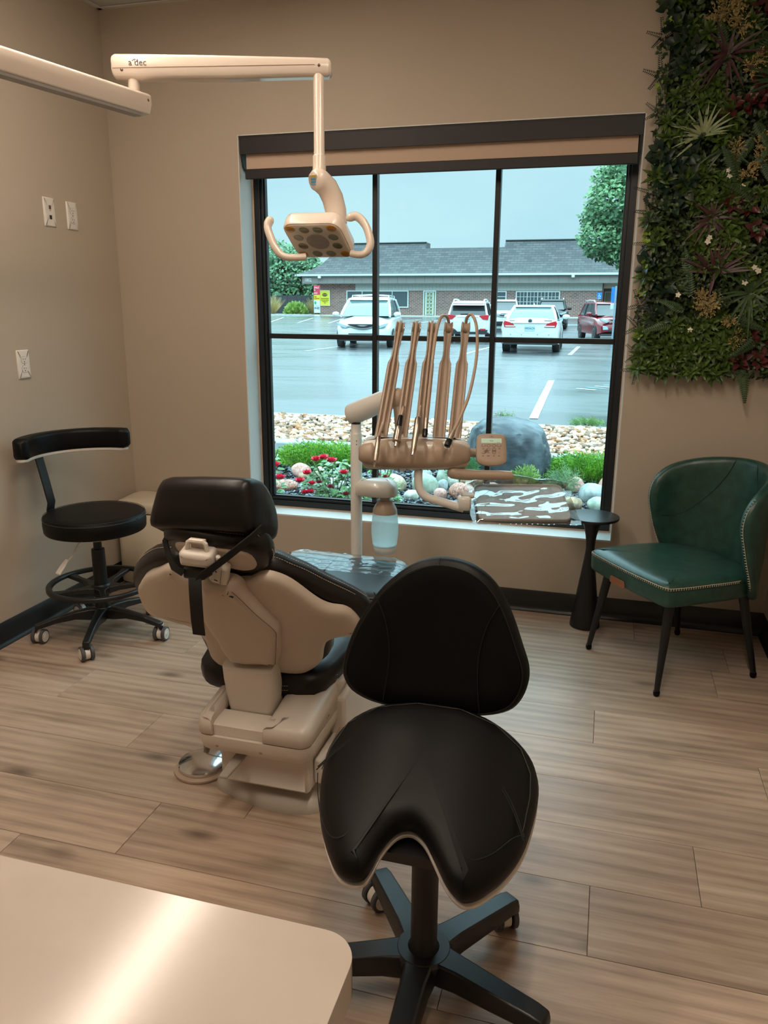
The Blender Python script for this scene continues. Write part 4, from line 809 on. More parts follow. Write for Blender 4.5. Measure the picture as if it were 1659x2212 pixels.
for x, y, w_ in ((-.030, .0, .006), (-.012, -.0145, .007), (.0295, .001, .007), (-.032, -.027, .0065), (-.0125, -.027, .0085), (.0085, -.027, .006), (.028, -.027, .005)): B().cbox((x, y, .0014), (w_, .0022, .0008), PM).out('button_print', pk_, **DW)
HH = smooth([(-.548, -.812, .848), (-.535, -.815, .838), (-.50, -.803, .832), (-.42, -.782, .830), (-.332, -.757, .829), (-.322, -.754, .829)], 3, False)
B().tube(HH, [.010, .016, .021, .0225]+[.0215]*4+[.0185]*4+[.0175]*2+[.017, .014], 16).out('head_handle', tanp, sm=60, **DW)
B().pad([(.014*cos(a), .009*sin(a)) for a in [2*pi*k/24 for k in range(24)]], [(0, -.002), (0, .002), (.002, .0032)], M=frame((-.512, -.826, .834), (.965, .262, 0), (0, 0, 1))).out('handle_button', tanp, **DW)
B().tube(smooth([(-.662, -.835, .855), (-.662, -.842, .82), (-.655, -.85, .78), (-.632, -.852, .75), (-.59, -.846, .735), (-.53, -.834, .718), (-.488, -.825, .706)], 4, False), .0165, 14).out('tray_arm', wp, sm=60, **DW)
B().pad(rrect(.05, .05, .014), [(.004, -.03), (0, -.025), (0, .014), (.006, .020), (.014, .022)], M=frame((-.487, -.822, .733), (.95, .27, 0), (-.27, .95, .1))).out('tray_clamp', wp, sm=50, **DW)
B().pad(rrect(.05, .035, .008), [(.0, 0), (0, .006), (.004, .009)], M=frame((-.478, -.812, .752), (.95, .27, 0), (-.27, .9, .3))).out('clamp_cap', tanp, sm=50, **DW)
# bottle bracket
BK = V((-.868, -.615, .718))
bo3 = smooth([(-.105, -.03), (-.06, -.05), (0, -.062), (.05, -.05), (.066, 0), (.05, .05), (0, .062), (-.06, .05), (-.105, .03)], 3)
B().pad(bo3, [(.004, -.03), (0, -.026), (0, .006), (.006, .018), (.022, .032), (.045, .039)], M=frame(tuple(BK+V((0, 0, -.004))), (.97, .16, 0), (0, 1, 0))).out('bottle_bracket', wp, sm=60, **DW)
WBc = V((-.855, -.615, 0))
B().cyl(.021, .662, .692, 20, T(*WBc)).out('bottle_collar', mat('collar_clear', (190, 186, 176), .3), **DW)
wbt = thing('water_bottle', 'translucent white water bottle hanging under the dental unit bracket', 'bottle', (WBc.x, WBc.y, .436))
milky = bpy.data.materials.new('milky_plastic'); milky.use_nodes = True; t_ = milky.node_tree; t_.nodes.clear()
a_ = nd(t_, 'ShaderNodeBsdfTranslucent'); a_.inputs[0].default_value = (.80, .95, .97, 1); b_ = nd(t_, 'ShaderNodeBsdfTransparent'); b_.inputs[0].default_value = (.85, .97, 1, 1)
c_ = nd(t_, 'ShaderNodeBsdfPrincipled'); c_.inputs['Base Color'].default_value = (.75, .86, .88, 1); c_.inputs['Roughness'].default_value = .35
m1 = nd(t_, 'ShaderNodeMixShader'); m1.inputs[0].default_value = .45; m2 = nd(t_, 'ShaderNodeMixShader'); m2.inputs[0].default_value = .22; o_ = nd(t_, 'ShaderNodeOutputMaterial')
for x_, y_ in ((a_.outputs[0], m1.inputs[1]), (b_.outputs[0], m1.inputs[2]), (m1.outputs[0], m2.inputs[1]), (c_.outputs[0], m2.inputs[2]), (m2.outputs[0], o_.inputs[0])): t_.links.new(x_, y_)
z0 = .436
B().lathe([(.0, .46-z0), (.048, .462-z0), (.0515, .472-z0), (.0565, .52-z0), (.0565, .55-z0), (.053, .592-z0), (.0515, .606-z0), (.0505, .612-z0)], 40).out('bottle_body', milky, wbt, sm=60)
B().lathe([(.040, 0), (.044, .002), (.0475, .018), (.0495, .034), (.049, .036)], 40).out('bottle_base', mat('bottle_base', (212, 220, 220), .35), wbt, sm=60)
B().lathe([(.0515, .608-z0), (.0495, .625-z0), (.040, .643-z0), (.033, .652-z0), (.034, .657-z0), (.034, .662-z0), (.022, .664-z0)], 40).out('bottle_shoulder', tanp, wbt, sm=60)
# ---------------------------------------------------------------- handpieces resting on the head, with their hoses
steel = mat('satin_steel', (188, 176, 164), .28, 1); dsteel = mat('bright_steel', (215, 205, 196), .12, 1); hosem = mat('hose_tan', (178, 156, 136), .4); blkr = mat('black_collar', (14, 14, 15), .25)
def hp(name, label, base): return thing(name, label, 'dental handpiece', base, 0, 'instruments on the dental unit')
def whip_path(i, off=0.0, top=.97):
    M, L = WM[i]; return [M @ V((off, L*f, z)) for f, z in ((.06, .006), (.3, .007), (.6, .008), (.72, .012), (.85, .016), (.95, .016))]+[M @ V((off, L*1.0, .004)), M @ V((off, L*1.005, -.012)), M @ V((off, L*.98, -.032)), M @ V((off, L*.9, -.036))]
def inst(name, label, start, end, prof, i, extra, off=0):
    a, b = V(start), V(end); h = hp(name, label, tuple(b)); d = (b-a); L = d.length; M = frame(tuple(a), (1, 0, 0), tuple(d)) ; 
    R3 = M.to_3x3() @ Matrix.Rotation(rad(-90), 3, 'X'); M = Matrix.Translation(a) @ R3.to_4x4()        # local z runs from a to b
    for nm, m, pf in prof: B().lathe([(r, z*L) for r, z in pf], 20, M).out(nm, m, h, sm=50, world=True)
    for f in extra: f(h, M, L)
    pth = smooth([tuple(a+(a-b).normalized()*.0)]+[tuple(a+(a-b).normalized()*.05)]+[tuple(p) for p in whip_path(i, off)], 3, False)
    B().tube(pth, .0058, 8).out('hose', hosem, h, sm=60, world=True)
    return h
inst('syringe', 'long steel air and water syringe resting leftmost on the dental unit', (-.793, -.927, .982), (-.812, -.975, .892),
     [('barrel', steel, [(.006, 0), (.0085, .02), (.0095, .5), (.011, .68), (.0095, .86), (.009, .93)]), ('tip', dsteel, [(.008, .92), (.0045, .95), (.004, 1.12), (.0035, 1.16), (.001, 1.165)])], 0,
     [lambda h, M, L: [B().cyl(.0045, 0, .004, 12, M @ T(.002, -.010, L*z) @ RX(90)).out('trigger_button', dsteel, h, world=True) for z in (.66, .78)] and None])
inst('scaler', 'short steel handpiece with a black collar resting second from left on the dental unit', (-.728, -.865, 1.04), (-.738, -.925, .955),
     [('collar', blkr, [(.008, -.12), (.0095, -.1), (.0105, .3), (.011, .32)]), ('barrel', steel, [(.010, .3), (.0135, .38), (.0145, .5), (.0155, .84), (.0165, .88), (.015, .9), (.006, .905)]), ('tip', dsteel, [(.007, .9), (.0065, 1.0), (.006, 1.10), (.004, 1.11)])], 1, [])
inst('slow_handpiece', 'long slim steel handpiece resting in the middle of the dental unit', (-.664, -.845, 1.045), (-.668, -.931, .918),
     [('barrel', steel, [(.009, 0), (.0125, .03), (.0125, .38), (.0118, .42), (.0105, .7), (.008, .88), (.0075, .9)]), ('tip', dsteel, [(.007, .89), (.0075, .93), (.0065, 1.0), (.003, 1.01)])], 2, [])
def loop_hose(name, label, tip, tdir, pts, endm, rr, i):
    t = V(tip); h = hp(name, label, tuple(t)); d = V(tdir).normalized(); M = Matrix.Translation(t) @ d.to_track_quat('Z', 'Y').to_matrix().to_4x4()     # z from the tip towards the hose
    B().lathe([(r*rr, z) for r, z in ((.6, 0), (1.0, .002), (1.05, .028), (.95, .03))], 18, M).out('connector', blkr, h, world=True)
    B().lathe([(r*rr, z) for r, z in ((.92, .029), (.85, .05), (.62, .075))], 18, M).out('sleeve', steel, h, world=True)
    P_ = [tuple(t+d*.03), tuple(t+d*.08)]+pts+[tuple(p) for p in whip_path(i)[-3:]]
    B().tube(smooth(P_, 4, False), .0062, 8).out('hose', hosem, h, sm=60, world=True); return h
def topof(i, f, z): M, L = WM[i]; return tuple(M @ V((0, L*f, z)))
loop_hose('loose_hose', 'hose with a dark connector hanging straight down between two hose arms', (-.637, -.857, .975), (-.06, .6, 1), [(-.646, -.76, 1.12), (-.649, -.69, 1.258), (-.648, -.64, 1.345), (-.640, -.60, 1.40), (-.626, -.56, 1.405)], blkr, .010, 3)
loop_hose('end_hose', 'hose with a black connector looping out at the right end of the dental unit', (-.546, -.892, .95), (.3, .9, 1), [(-.512, -.79, 1.06), (-.494, -.735, 1.135), (-.488, -.647, 1.259), (-.503, -.58, 1.365), (-.527, -.55, 1.41), (-.549, -.53, 1.402)], blkr, .0115, 4)
# ---------------------------------------------------------------- instrument tray in a clear sleeve
tr = thing('instrument_tray', 'flat tray inside a wrinkled clear plastic sleeve clamped beside the dental unit', 'tray', (-.28, -.74, .72))
TM = frame((-.285, -.725, .7215), (.962, .272, 0), (-.20, .86, .34))
B().pad(rrect(.345, .235, .03), [(.008, -.008), (.002, -.006), (0, .004), (.003, .005), (.008, -.001)], M=TM).out('tray_plate', mat('tray_white', (196, 196, 194), .3), tr, sm=40, world=True)
def slv(s, t, top=1):
    x, y = (s-.5)*.40, (t-.5)*.285; ed = min(s, 1-s, t, 1-t)
    h = .007*max(0, mnoise.noise(V((x*16, y*30, 2))))+.014*max(0, mnoise.noise(V((x*5+y*6, y*15-x*3, 7))))+.010*abs(mnoise.noise(V((x*10-y*14, y*10, 11))))
    lift = .035*math.exp(-((x+.02)**2/.02))*math.exp(-((y-.12)**2/.0012))
    return (x+.012*mnoise.noise(V((y*20, 0, 4)))*(1 if ed < .02 else 0), y+.012*mnoise.noise(V((x*20, 3, 4)))*(1 if ed < .02 else 0), (.007+h+lift)*min(1, ed*14) if top else -.009*min(1, ed*14))
b = B().sheet(slv, 60, 44, TM); b.sheet(lambda s, t: slv(s, t, 0), 20, 14, TM)
b.out('plastic_sleeve', glass_mat('crinkled_film', (.93, .93, .92), rough=.05, ior=2.9), tr, sm=80, world=True)
# ================================================================ PLANT WALL
pw = thing('plant_wall', 'panel of artificial green and burgundy plants on the wall right of the window', 'plant wall', (.43, -.01, 1.9))
PW_ = dict(parent=pw)
g_box = mat('leaf_boxwood', (46, 66, 34), .42, var=(30, (62, 84, 40)), rndv=.3); g_lau = mat('leaf_laurel', (58, 82, 32), .38, var=(20, (84, 108, 44)), rndv=.3)
g_ivy = mat('leaf_ivy', (24, 44, 34), .35, var=(20, (34, 58, 40)), rndv=.25); g_red = mat('leaf_burgundy', (78, 32, 36), .3, var=(18, (100, 46, 46)), rndv=.25)
g_fern = mat('leaf_fern', (48, 76, 38), .5, rndv=.25); g_drac = mat('leaf_dracaena', (66, 34, 40), .4, rndv=.3); g_air = mat('leaf_air_plant', (150, 160, 120), .45, var=(30, (110, 130, 84)), rndv=.15)
g_spid = mat('leaf_spider', (46, 74, 40), .4, rndv=.2); g_cream = mat('cream_buds', (176, 158, 108), .6, rndv=.15); g_ced = mat('leaf_cedar', (26, 36, 28), .6, rndv=.2); g_wh = mat('white_petals', (222, 216, 200), .5)
g_lime = mat('leaf_lime', (128, 160, 44), .4, rndv=.15)
pr = random.Random(11)
def leaf(b, o, d, n, L, Wd, fold=.25, curl=.2, k=4, tip=1.0):
    """one leaf: o base, d direction, n face normal"""
    d = V(d).normalized(); n = V(n); n = (n-d*n.dot(d)).normalized(); s = d.cross(n); vs, fs = [], []
    for i in range(k+1):
        t = i/k; wdt = Wd*.5*(sin(pi*min(1, t**.8*1.0)))**tip if 0 < i < k else Wd*.04
        c = V(o)+d*(L*t)-n*(curl*L*t*t)
        vs += [tuple(c-s*wdt+n*fold*wdt), tuple(c), tuple(c+s*wdt+n*fold*wdt)]
    for i in range(k):
        a = 3*i; fs += [(a, a+1, a+4, a+3), (a+1, a+2, a+5, a+4)]
    b.add(vs, fs)
def orient(nrm, spin):
    q = V(nrm).normalized().to_track_quat('Z', 'Y').to_matrix().to_4x4(); return q @ Matrix.Rotation(spin, 4, 'Z')
BK = dict(fix=False)
# prototypes (local z points away from the wall)
def proto(name, fnb, m):
    b = B(); fnb(b); return b.mesh(name, m, 60)
def f_box(b):
    for i in range(13):
        a = pr.uniform(0, 2*pi); r = .03*sqrt(pr.random()); h = pr.uniform(.0, .03)
        leaf(b, (r*.5*cos(a), r*.5*sin(a), h), (cos(a), sin(a), pr.uniform(.2, 1.0)), (-cos(a)*.4, -sin(a)*.4, 1), pr.uniform(.014, .02), pr.uniform(.011, .015), .3, .1, 3, .6)
def f_lau(b):
    for ring, (cnt, up, L) in enumerate(((7, .35, .052), (6, .8, .044), (3, 2.2, .03))):
        for i in range(cnt):
            a = 2*pi*(i+.5*ring)/cnt+pr.uniform(-.2, .2); leaf(b, (.003*cos(a), .003*sin(a), .006*ring), (cos(a), sin(a), up), (-cos(a)*up, -sin(a)*up, 1), L*pr.uniform(.85, 1.1), .0145, .3, .25, 4, .8)
def f_ced(b):
    for i in range(5):
        a = 2*pi*i/5+pr.uniform(-.4, .4); d = V((cos(a), sin(a), .5)).normalized()
        for j in range(9):
            p = d*(.006+.0062*j)
            for s in (-1, 1): leaf(b, p, d*.6+V((-sin(a), cos(a), .2))*s*.8, (0, 0, 1), .014*(1-.06*j), .0042, 0, .1, 2)
def f_fern(b):
    for j in range(15):
        t = j/14; p = V((0, .13*t, .02*sin(2.6*t))); L = .034*(1-t*.8)*min(1, .5+4*t)
        for s in (-1, 1): leaf(b, p, (s*.9, .45, .05), (0, -.1, 1), L, .0085, .1, .25, 3, .7)
    b.ribbon([(0, .13*t, .02*sin(2.6*t)) for t in (0, .3, .6, 1)], (.0012, 0, 0), .001)
def f_cream(b):
    for i in range(26):
        a = pr.uniform(0, 2*pi); e = pr.uniform(.3, 1.4); d = V((cos(a), sin(a), e)).normalized(); L = pr.uniform(.03, .062)
        for j in range(8):
            p = d*L*(.35+.65*j/7)+V((pr.uniform(-1, 1), pr.uniform(-1, 1), pr.uniform(-1, 1)))*.004
            q = V((pr.uniform(-1, 1), pr.uniform(-1, 1), pr.uniform(0, 1)))*.0045+d*.004
            b.tube([p, p+q], [.0022, .0012], 5)
def f_flower(b):
    for i in range(5): a = 2*pi*i/5; leaf(b, (0, 0, .004), (cos(a), sin(a), .15), (0, 0, 1), .011, .008, .1, .1, 3, .5)
    b.ell((0, 0, .005), (.002, .002, .0015), 6, 4)
M_box = [proto('boxwood_sprig', f_box, g_box) for _ in range(4)]; M_lau = [proto('laurel_rosette', f_lau, g_lau) for _ in range(4)]; M_ced = [proto('cedar_sprig', f_ced, g_ced) for _ in range(2)]
M_fern = proto('fern_frond', f_fern, g_fern); M_cream = [proto('cream_flower_spray', f_cream, g_cream) for _ in range(2)]; M_fl = proto('white_flower', f_flower, g_wh); M_lime = proto('lime_sprig', f_box, g_lime)
def leafmesh(name, L, Wd, m, fold, curl, tip=.7): b = B(); leaf(b, (0, 0, 0), (0, 1, 0), (0, 0, 1), L, Wd, fold, curl, 5, tip); return b.mesh(name, m, 60)
L_ivy = leafmesh('leaf', .05, .034, g_ivy, .3, .25, .8); L_red = leafmesh('leaf', .042, .026, g_red, .35, .15)
PX0, PX1, PZ0, PZ1 = .118, .748, 1.17, 2.70
B().box((PX0+.02, -.028, PZ0+.02), (PX1, -.004, PZ1)).out('backing_panel', mat('panel_dark_green', (20, 26, 20), .8), parent=pw, world=True)
iv_w = ORG[pw.name].inverted()
def put(name, me, x, z, dep=.055, tilt=.5, s=1.0, spin=None, label=None):
    o = link(name, me, pw); nr = (pr.uniform(-tilt, tilt)-(.35 if x < .16 else 0), -1, pr.uniform(-tilt, tilt)+.15)
    o.matrix_basis = iv_w @ T(x, -dep, z) @ orient(nr, pr.uniform(0, 6.28) if spin is None else spin) @ Matrix.Scale(s*pr.uniform(.9, 1.15), 4)
    if label: o['label'] = label
    ORG[o.name] = ORG[pw.name]; return o
def zone(x, z):
    n = mnoise.noise(V((x*6.5+3, z*6.5, 1.7))); m = mnoise.noise(V((x*5, z*5+9, 4.1)))
    if x > .43 and m > .1: return 'red'
    if z < 1.40 and x < .5: return 'lau'
    if x < .22 and n > .18: return 'ivy'
    if x < .16 and n < -.3: return 'ced'
    return 'lau' if n > .05 else 'box'
# dense base of small leaves nobody could count
fb = B()
for k in range(3400):
    x, z = pr.uniform(PX0-.012, PX1), pr.uniform(PZ0-.012, PZ1); a = pr.uniform(0, 2*pi)
    leaf(fb, (x, -pr.uniform(.02, .052), z), (cos(a), -pr.uniform(.2, 1.4), sin(a)), (cos(a)*.3, -1, sin(a)*.3+.3), pr.uniform(.016, .034), pr.uniform(.010, .016), .3, .2, 2, .7)
fb.out('foliage', mat('leaf_base', (34, 50, 28), .5, var=(9, (52, 68, 34))), pw, sm=60, world=True, kind='stuff', fix=False)
cnt = {'box': 0, 'lau': 0, 'ced': 0}
step = .043; z = PZ0+.01; row = 0
while z < PZ1:
    x = PX0+(step/2 if row % 2 else 0)
    while x < PX1:
        xx, zz = x+pr.uniform(-.012, .012), z+pr.uniform(-.012, .012); q = zone(xx, zz)
        if q in ('red', 'ivy'): q = 'box' if pr.random() < .35 else None
        if q and cnt[q] < 290:
            cnt[q] += 1
            if q == 'box': put('boxwood_sprig', pr.choice(M_box), xx, zz, pr.uniform(.035, .055))
            elif q == 'lau': put('laurel_rosette', pr.choice(M_lau), xx, zz, pr.uniform(.04, .06))
            else: put('cedar_sprig', pr.choice(M_ced), xx-.01, zz, .045)
        x += step
    z += step*.9; row += 1
for x, z in ((.112, 2.62), (.108, 2.47), (.11, 2.33), (.112, 2.20), (.108, 1.90), (.112, 1.82), (.115, 1.70), (.11, 1.45), (.108, 1.36), (.112, 1.25), (.118, 1.18)):
    put('cedar_sprig', M_ced[0], x, z, .045, .4, 1.1)
for x, z in ((.122, 2.51), (.118, 2.29), (.115, 1.72), (.12, 1.62), (.115, 1.50), (.118, 1.32)): put('lime_sprig', M_lime, x, z, .052, .3, .8, label='bright lime green sprig')
def cluster(name, lm, n, x, z, dep, rad_, s, up=.5, lab=None):
    c = link(name, None, pw); c.matrix_basis = iv_w @ T(x, -dep, z) @ orient((pr.uniform(-.4, .4)-(.4 if x < .18 else 0), -1, pr.uniform(-.3, .4)), pr.uniform(0, 6.28)); ORG[c.name] = ORG[pw.name]
    for i in range(n):
        a = 2.4*i+pr.uniform(-.4, .4); r = rad_*sqrt((i+.4)/n); o = link('leaf', lm, c)
        el = up+.9*(1-i/n)+pr.uniform(-.2, .2); d = V((cos(a), sin(a), el)).normalized()
        sd = V((0, 0, 1)).cross(d).normalized(); nn = d.cross(sd); R = Matrix((sd, d, -nn if nn.z < 0 else nn)).transposed().to_4x4()
        o.matrix_basis = T(r*.5*cos(a), r*.5*sin(a), pr.uniform(0, .012)) @ R @ Matrix.Scale(s*pr.uniform(.75, 1.1), 4)
    if lab: c['label'] = lab
    return c
for x, z in ((.119, 2.558), (.174, 2.441), (.222, 2.401), (.133, 2.053), (.137, 2.008), (.238, 1.914), (.185, 1.987), (.125, 1.616), (.156, 1.582), (.195, 1.526), (.186, 1.4), (.234, 2.024), (.27, 2.11), (.205, 1.843), (.15, 2.50), (.25, 1.95), (.2, 2.36), (.16, 1.93)):
    cluster('ivy_cluster', L_ivy, 7, x, z, .055, .03, 1.0)
for x, z in ((.436, 2.207), (.483, 2.222), (.387, 2.197), (.426, 1.85), (.485, 1.836), (.527, 1.745), (.549, 1.335), (.521, 1.229), (.594, 1.231), (.58, 1.287), (.452, 2.536), (.481, 2.294), (.62, 2.2), (.63, 1.7), (.66, 1.3), (.65, 2.5)):
    cluster('burgundy_cluster', L_red, 8, x, z, .055, .034, 1.0, .35, 'cluster of glossy burgundy leaves')
for i, (x, z) in enumerate(((.335, 2.446), (.436, 2.421), (.477, 2.168), (.471, 2.113), (.424, 1.978), (.509, 1.893), (.297, 1.519), (.24, 1.408), (.472, 1.431), (.535, 1.222), (.585, 1.356), (.429, 2.48), (.289, 1.601), (.541, 1.835), (.50, 2.05), (.56, 2.12), (.44, 1.95), (.28, 1.46), (.60, 1.95))):
    put('fern_frond', M_fern, x, z-.03, .075, .25, .95, [.3, -.9, 3.6, 2.7, .5, 1.2, .1, 1.9, -1.9, 3.3, 2.2, .7][i % 12])
for x, z, s in ((.304, 2.513, 1.15), (.35, 2.52, 1.1), (.385, 2.484, 1.15), (.33, 2.56, 1.1), (.461, 2.361, .8), (.44, 2.33, .7), (.417, 2.047, .75), (.41, 2.01, .6), (.509, 2.0, 1.0), (.47, 1.955, .8), (.50, 2.06, .9), (.345, 1.47, .9), (.375, 1.455, .95), (.355, 1.43, .8), (.40, 1.47, .7), (.467, 1.389, .65), (.496, 1.334, .7), (.485, 1.30, .6), (.34, 1.50, .5)): put('cream_flower_spray', pr.choice(M_cream), x, z, .07, .4, s, label='spray of small cream buds')
for x, z in ((.4, 1.944), (.35, 1.715), (.345, 1.70), (.252, 1.492), (.313, 1.352), (.545, 1.586), (.53, 1.60), (.452, 1.904), (.50, 1.54), (.395, 1.965)): put('white_flower', M_fl, x, z, .088, .3, 1.1, label='tiny white five-petal flower')
def blades(name, x, z, n, L, Wd, m, spread, lab, droop=.5, seed=1, dirs=None):
    r3 = random.Random(seed); c = link(name, None, pw); c.matrix_basis = iv_w @ T(x, -.07, z); ORG[c.name] = ORG[pw.name]; c['label'] = lab
    for i in range(n):
        a = 2*pi*i/n+r3.uniform(-.3, .3) if dirs is None else dirs[i % len(dirs)]+r3.uniform(-.12, .12); l_ = L*r3.uniform(.7, 1.15); e = r3.uniform(.25, 1.0)
        pts = [V((cos(a)*l_*t*spread, -(l_*e*.45)*t+.02*t*t, sin(a)*l_*t*spread-droop*l_*t*t*.5)) for t in (0, .25, .5, .75, 1)]; b = B(); vs, fs = [], []
        for k, p in enumerate(pts):
            d = (pts[min(k+1, 4)]-pts[max(k-1, 0)]).normalized(); s = d.cross(V((0, -1, .2))).normalized(); w_ = Wd*.5*(.7, 1, .8, .5, .06)[k]
            vs += [tuple(p-s*w_+V((0, -.15*w_, 0))), tuple(p), tuple(p+s*w_+V((0, -.15*w_, 0)))]
        for k in range(4): q = 3*k; fs += [(q, q+1, q+4, q+3), (q+1, q+2, q+5, q+4)]
        b.add(vs, fs); b.out('blade', m, c, sm=60, fix=False)
blades('air_plant', .29, 2.10, 22, .12, .011, g_air, 1.0, 'pale silvery green spiky air plant', .25, 3, [3.1, 2.8, 2.3, 1.9, 1.5, 1.2, .8, .5, .2, 3.4, -2.6, 2.6])
blades('dracaena', .345, 2.385, 18, .14, .013, g_drac, 1.0, 'dark purple spiky plant near the top', .25, 5)
blades('dracaena', .352, 1.79, 20, .105, .011, g_drac, 1.0, 'dark purple spiky plant at middle height', .5, 6)
blades('dracaena', .385, 1.58, 18, .15, .014, g_drac, 1.0, 'dark purple spiky plant above the lower cream sprays', .15, 7, [1.9, 1.6, 1.3, 1.0, .6, .2, 2.4, 2.8, 3.1, -1.8, .4])
blades('spider_plant', .525, 1.50, 20, .15, .012, g_spid, 1.0, 'green grassy plant low on the right', .6, 8)
blades('spider_plant', .367, 2.045, 8, .11, .011, g_spid, 1.0, 'green arching blades under the air plant', .6, 9, [-.9, -2.4, -.3, -2.9])
blades('spider_plant', .56, 2.28, 8, .16, .012, g_spid, 1.0, 'green arching blades on the upper right', .3, 10, [3.0, 2.8, 3.3, .5])
# ================================================================ WALL PLATES on the left wall
pm_ = mat('plate_white', (226, 220, 212), .3); slot_m = mat('slot_dark', (40, 34, 30), .6)
def plate(name, label, cat, y, z, kind):
    t = thing(name, label, cat, (XL, y, z)); F_ = frame((XL, y, z), (0, 1, 0), (0, 0, 1))    # z into the room
    o = dict(parent=t, world=True)
    B().pad(rrect(.076, .122, .003, 2), [(0, 0), (0, .0025), (.003, .0055), (.006, .006)], M=F_).out('plate', pm_, sm=50, **o)
    if kind == 'duplex':
        for s in (-1, 1):
            q = [(.0172*cos(a), s*.0192+max(-.0145, min(.0145, .0172*sin(a)))) for a in [2*pi*k/28 for k in range(28)]]
            B().prism(q, .005, .0078, F_).out('socket', pm_, **o)
            B().tube([tuple(F_ @ V((x*1.03, s*.0192+(y_-s*.0192)*1.03, .0062))) for x, y_ in q+q[:1]], .0007, 4).out('socket_rim', mat('rim_grey', (150, 140, 130), .6), **o)
            for x, h in ((-.0064, .009), (.0064, .007)): B().cbox((x, s*.0192+.003, .0078), (.0022, h, .0006), F_).out('slot', slot_m, **o)
            B().cyl(.0026, .0077, .0082, 10, F_ @ T(0, s*.0192-.0075, 0)).out('ground_hole', slot_m, **o)
        B().cyl(.0028, .005, .0068, 10, F_).out('screw', mat('rim_grey', (150, 140, 130), .6), **o)
    else:
        B().cbox((.001, .020, .0062), (.0145, .0165, .0008), F_).out('jack', mat('jack_brown', (92, 66, 60), .4), **o); B().cbox((.001, .028, .0064), (.012, .003, .001), F_).out('jack_shutter', mat('rim_grey', (150, 140, 130), .6), **o)
        B().cbox((.001, -.0215, .0062), (.0155, .0175, .0008), F_).out('jack', slot_m, **o); B().cbox((.001, .006, .0062), (.008, .003, .0006), F_).out('jack_label', mat('rim_grey', (150, 140, 130), .6), **o)
plate('wall_outlet', 'white duplex outlet low on the left wall above the clinic stool', 'outlet', -.765, 1.188, 'duplex')
plate('data_outlet', 'white data plate with two dark jacks high on the left wall', 'outlet', -.498, 1.837, 'data')
plate('wall_outlet', 'white duplex outlet high on the left wall beside the data plate', 'outlet', -.341, 1.836, 'duplex')
# ================================================================ OUTSIDE: garden bed, lot, cars, building, trees
xr = random.Random(21)
def gz(y):
    P_ = ((6.6, -.06), (12, 0), (33, 0), (62, .5), (400, .9))
    for (a, b), (c, d) in zip(P_, P_[1:]):
        if y <= c: return b+(d-b)*(y-a)/(c-a)
    return .9
# asphalt lot
def wet():
    m = mat('wet_asphalt', (84, 87, 90), .3, coat=1.0, bump=(60, .25)); t = m.node_tree; p = t.nodes['Principled BSDF']; L = t.links.new; p.inputs['Coat Roughness'].default_value = .26; co = nd(t, 'ShaderNodeTexCoord')
    mp = nd(t, 'ShaderNodeMapping'); mp.inputs['Scale'].default_value = (.16, .55, 1); L(co.outputs['Object'], mp.inputs[0])
    n = nd(t, 'ShaderNodeTexNoise', i_Scale=1.4, i_Detail=6.0, i_Roughness=.62, i_Distortion=.6); L(mp.outputs[0], n.inputs['Vector'])
    r = nd(t, 'ShaderNodeValToRGB'); r.color_ramp.elements[0].position = .36; r.color_ramp.elements[0].color = (.13,)*3+(1,); r.color_ramp.elements[1].position = .62; r.color_ramp.elements[1].color = (.46,)*3+(1,); L(n.outputs[0], r.inputs[0]); L(r.outputs[0], p.inputs['Roughness'])
    c = nd(t, 'ShaderNodeValToRGB'); c.color_ramp.elements[0].color = (*lin((52, 55, 59)), 1); c.color_ramp.elements[1].color = (*lin((92, 96, 99)), 1); c.color_ramp.elements[0].position = .3; c.color_ramp.elements[1].position = .75
    n2 = nd(t, 'ShaderNodeTexNoise', i_Scale=38.0, i_Detail=4.0); L(co.outputs['Object'], n2.inputs['Vector']); mx = nd(t, 'ShaderNodeMix'); mx.inputs[0].default_value = .4; L(n.outputs[0], mx.inputs[2]); L(n2.outputs[0], mx.inputs[3]); L(mx.outputs[0], c.inputs[0]); L(c.outputs[0], p.inputs['Base Color'])
    return m
ys = [6.6, 9, 12, 20, 33, 45, 62, 72]
b = B(); b.add([(x, y, gz(y)) for y in ys for x in (-70, 40)], [(2*i, 2*i+1, 2*i+3, 2*i+2) for i in range(len(ys)-1)])
lot = struct(b.out('parking_lot', wet(), sm=0))
lawn = struct(B().add([(-250, 71, .55), (250, 71, .55), (250, 260, .9), (-250, 260, .9)], [(0, 1, 2, 3)]).add([(-250, 6, -.3), (-70, 6, -.3), (-70, 72, .45), (-250, 72, .45)], [(0, 1, 2, 3)]).add([(40, 6, -.3), (250, 6, -.3), (250, 72, .45), (40, 72, .45)], [(0, 1, 2, 3)]).out('ground', mat('far_grass', (96, 118, 74), .9), sm=0))
paint = mat('road_paint', (196, 204, 206), .5, var=(3, (150, 158, 162), .45, .7)); bluep = mat('blue_paint', (92, 150, 206), .5, var=(6, (140, 186, 220), .4, .7))
def stripe(x0, y0, x1, y1, wd, m=paint, lab=None):
    d = V((x1-x0, y1-y0, 0)).normalized(); s = V((-d.y, d.x, 0))*wd/2; n = max(2, int(abs(y1-y0)/3)); vs = []
    for i in range(n+1):
        x, y = x0+(x1-x0)*i/n, y0+(y1-y0)*i/n
        vs += [(x-s.x, y-s.y, gz(y-s.y)+.006), (x+s.x, y+s.y, gz(y+s.y)+.006)]
    return B().add(vs, [(2*i, 2*i+1, 2*i+3, 2*i+2) for i in range(n)]).out('stripe', m, lot, sm=0, label=lab)
stripe(-.95, 7.25, -1.10, 12.6, .12)
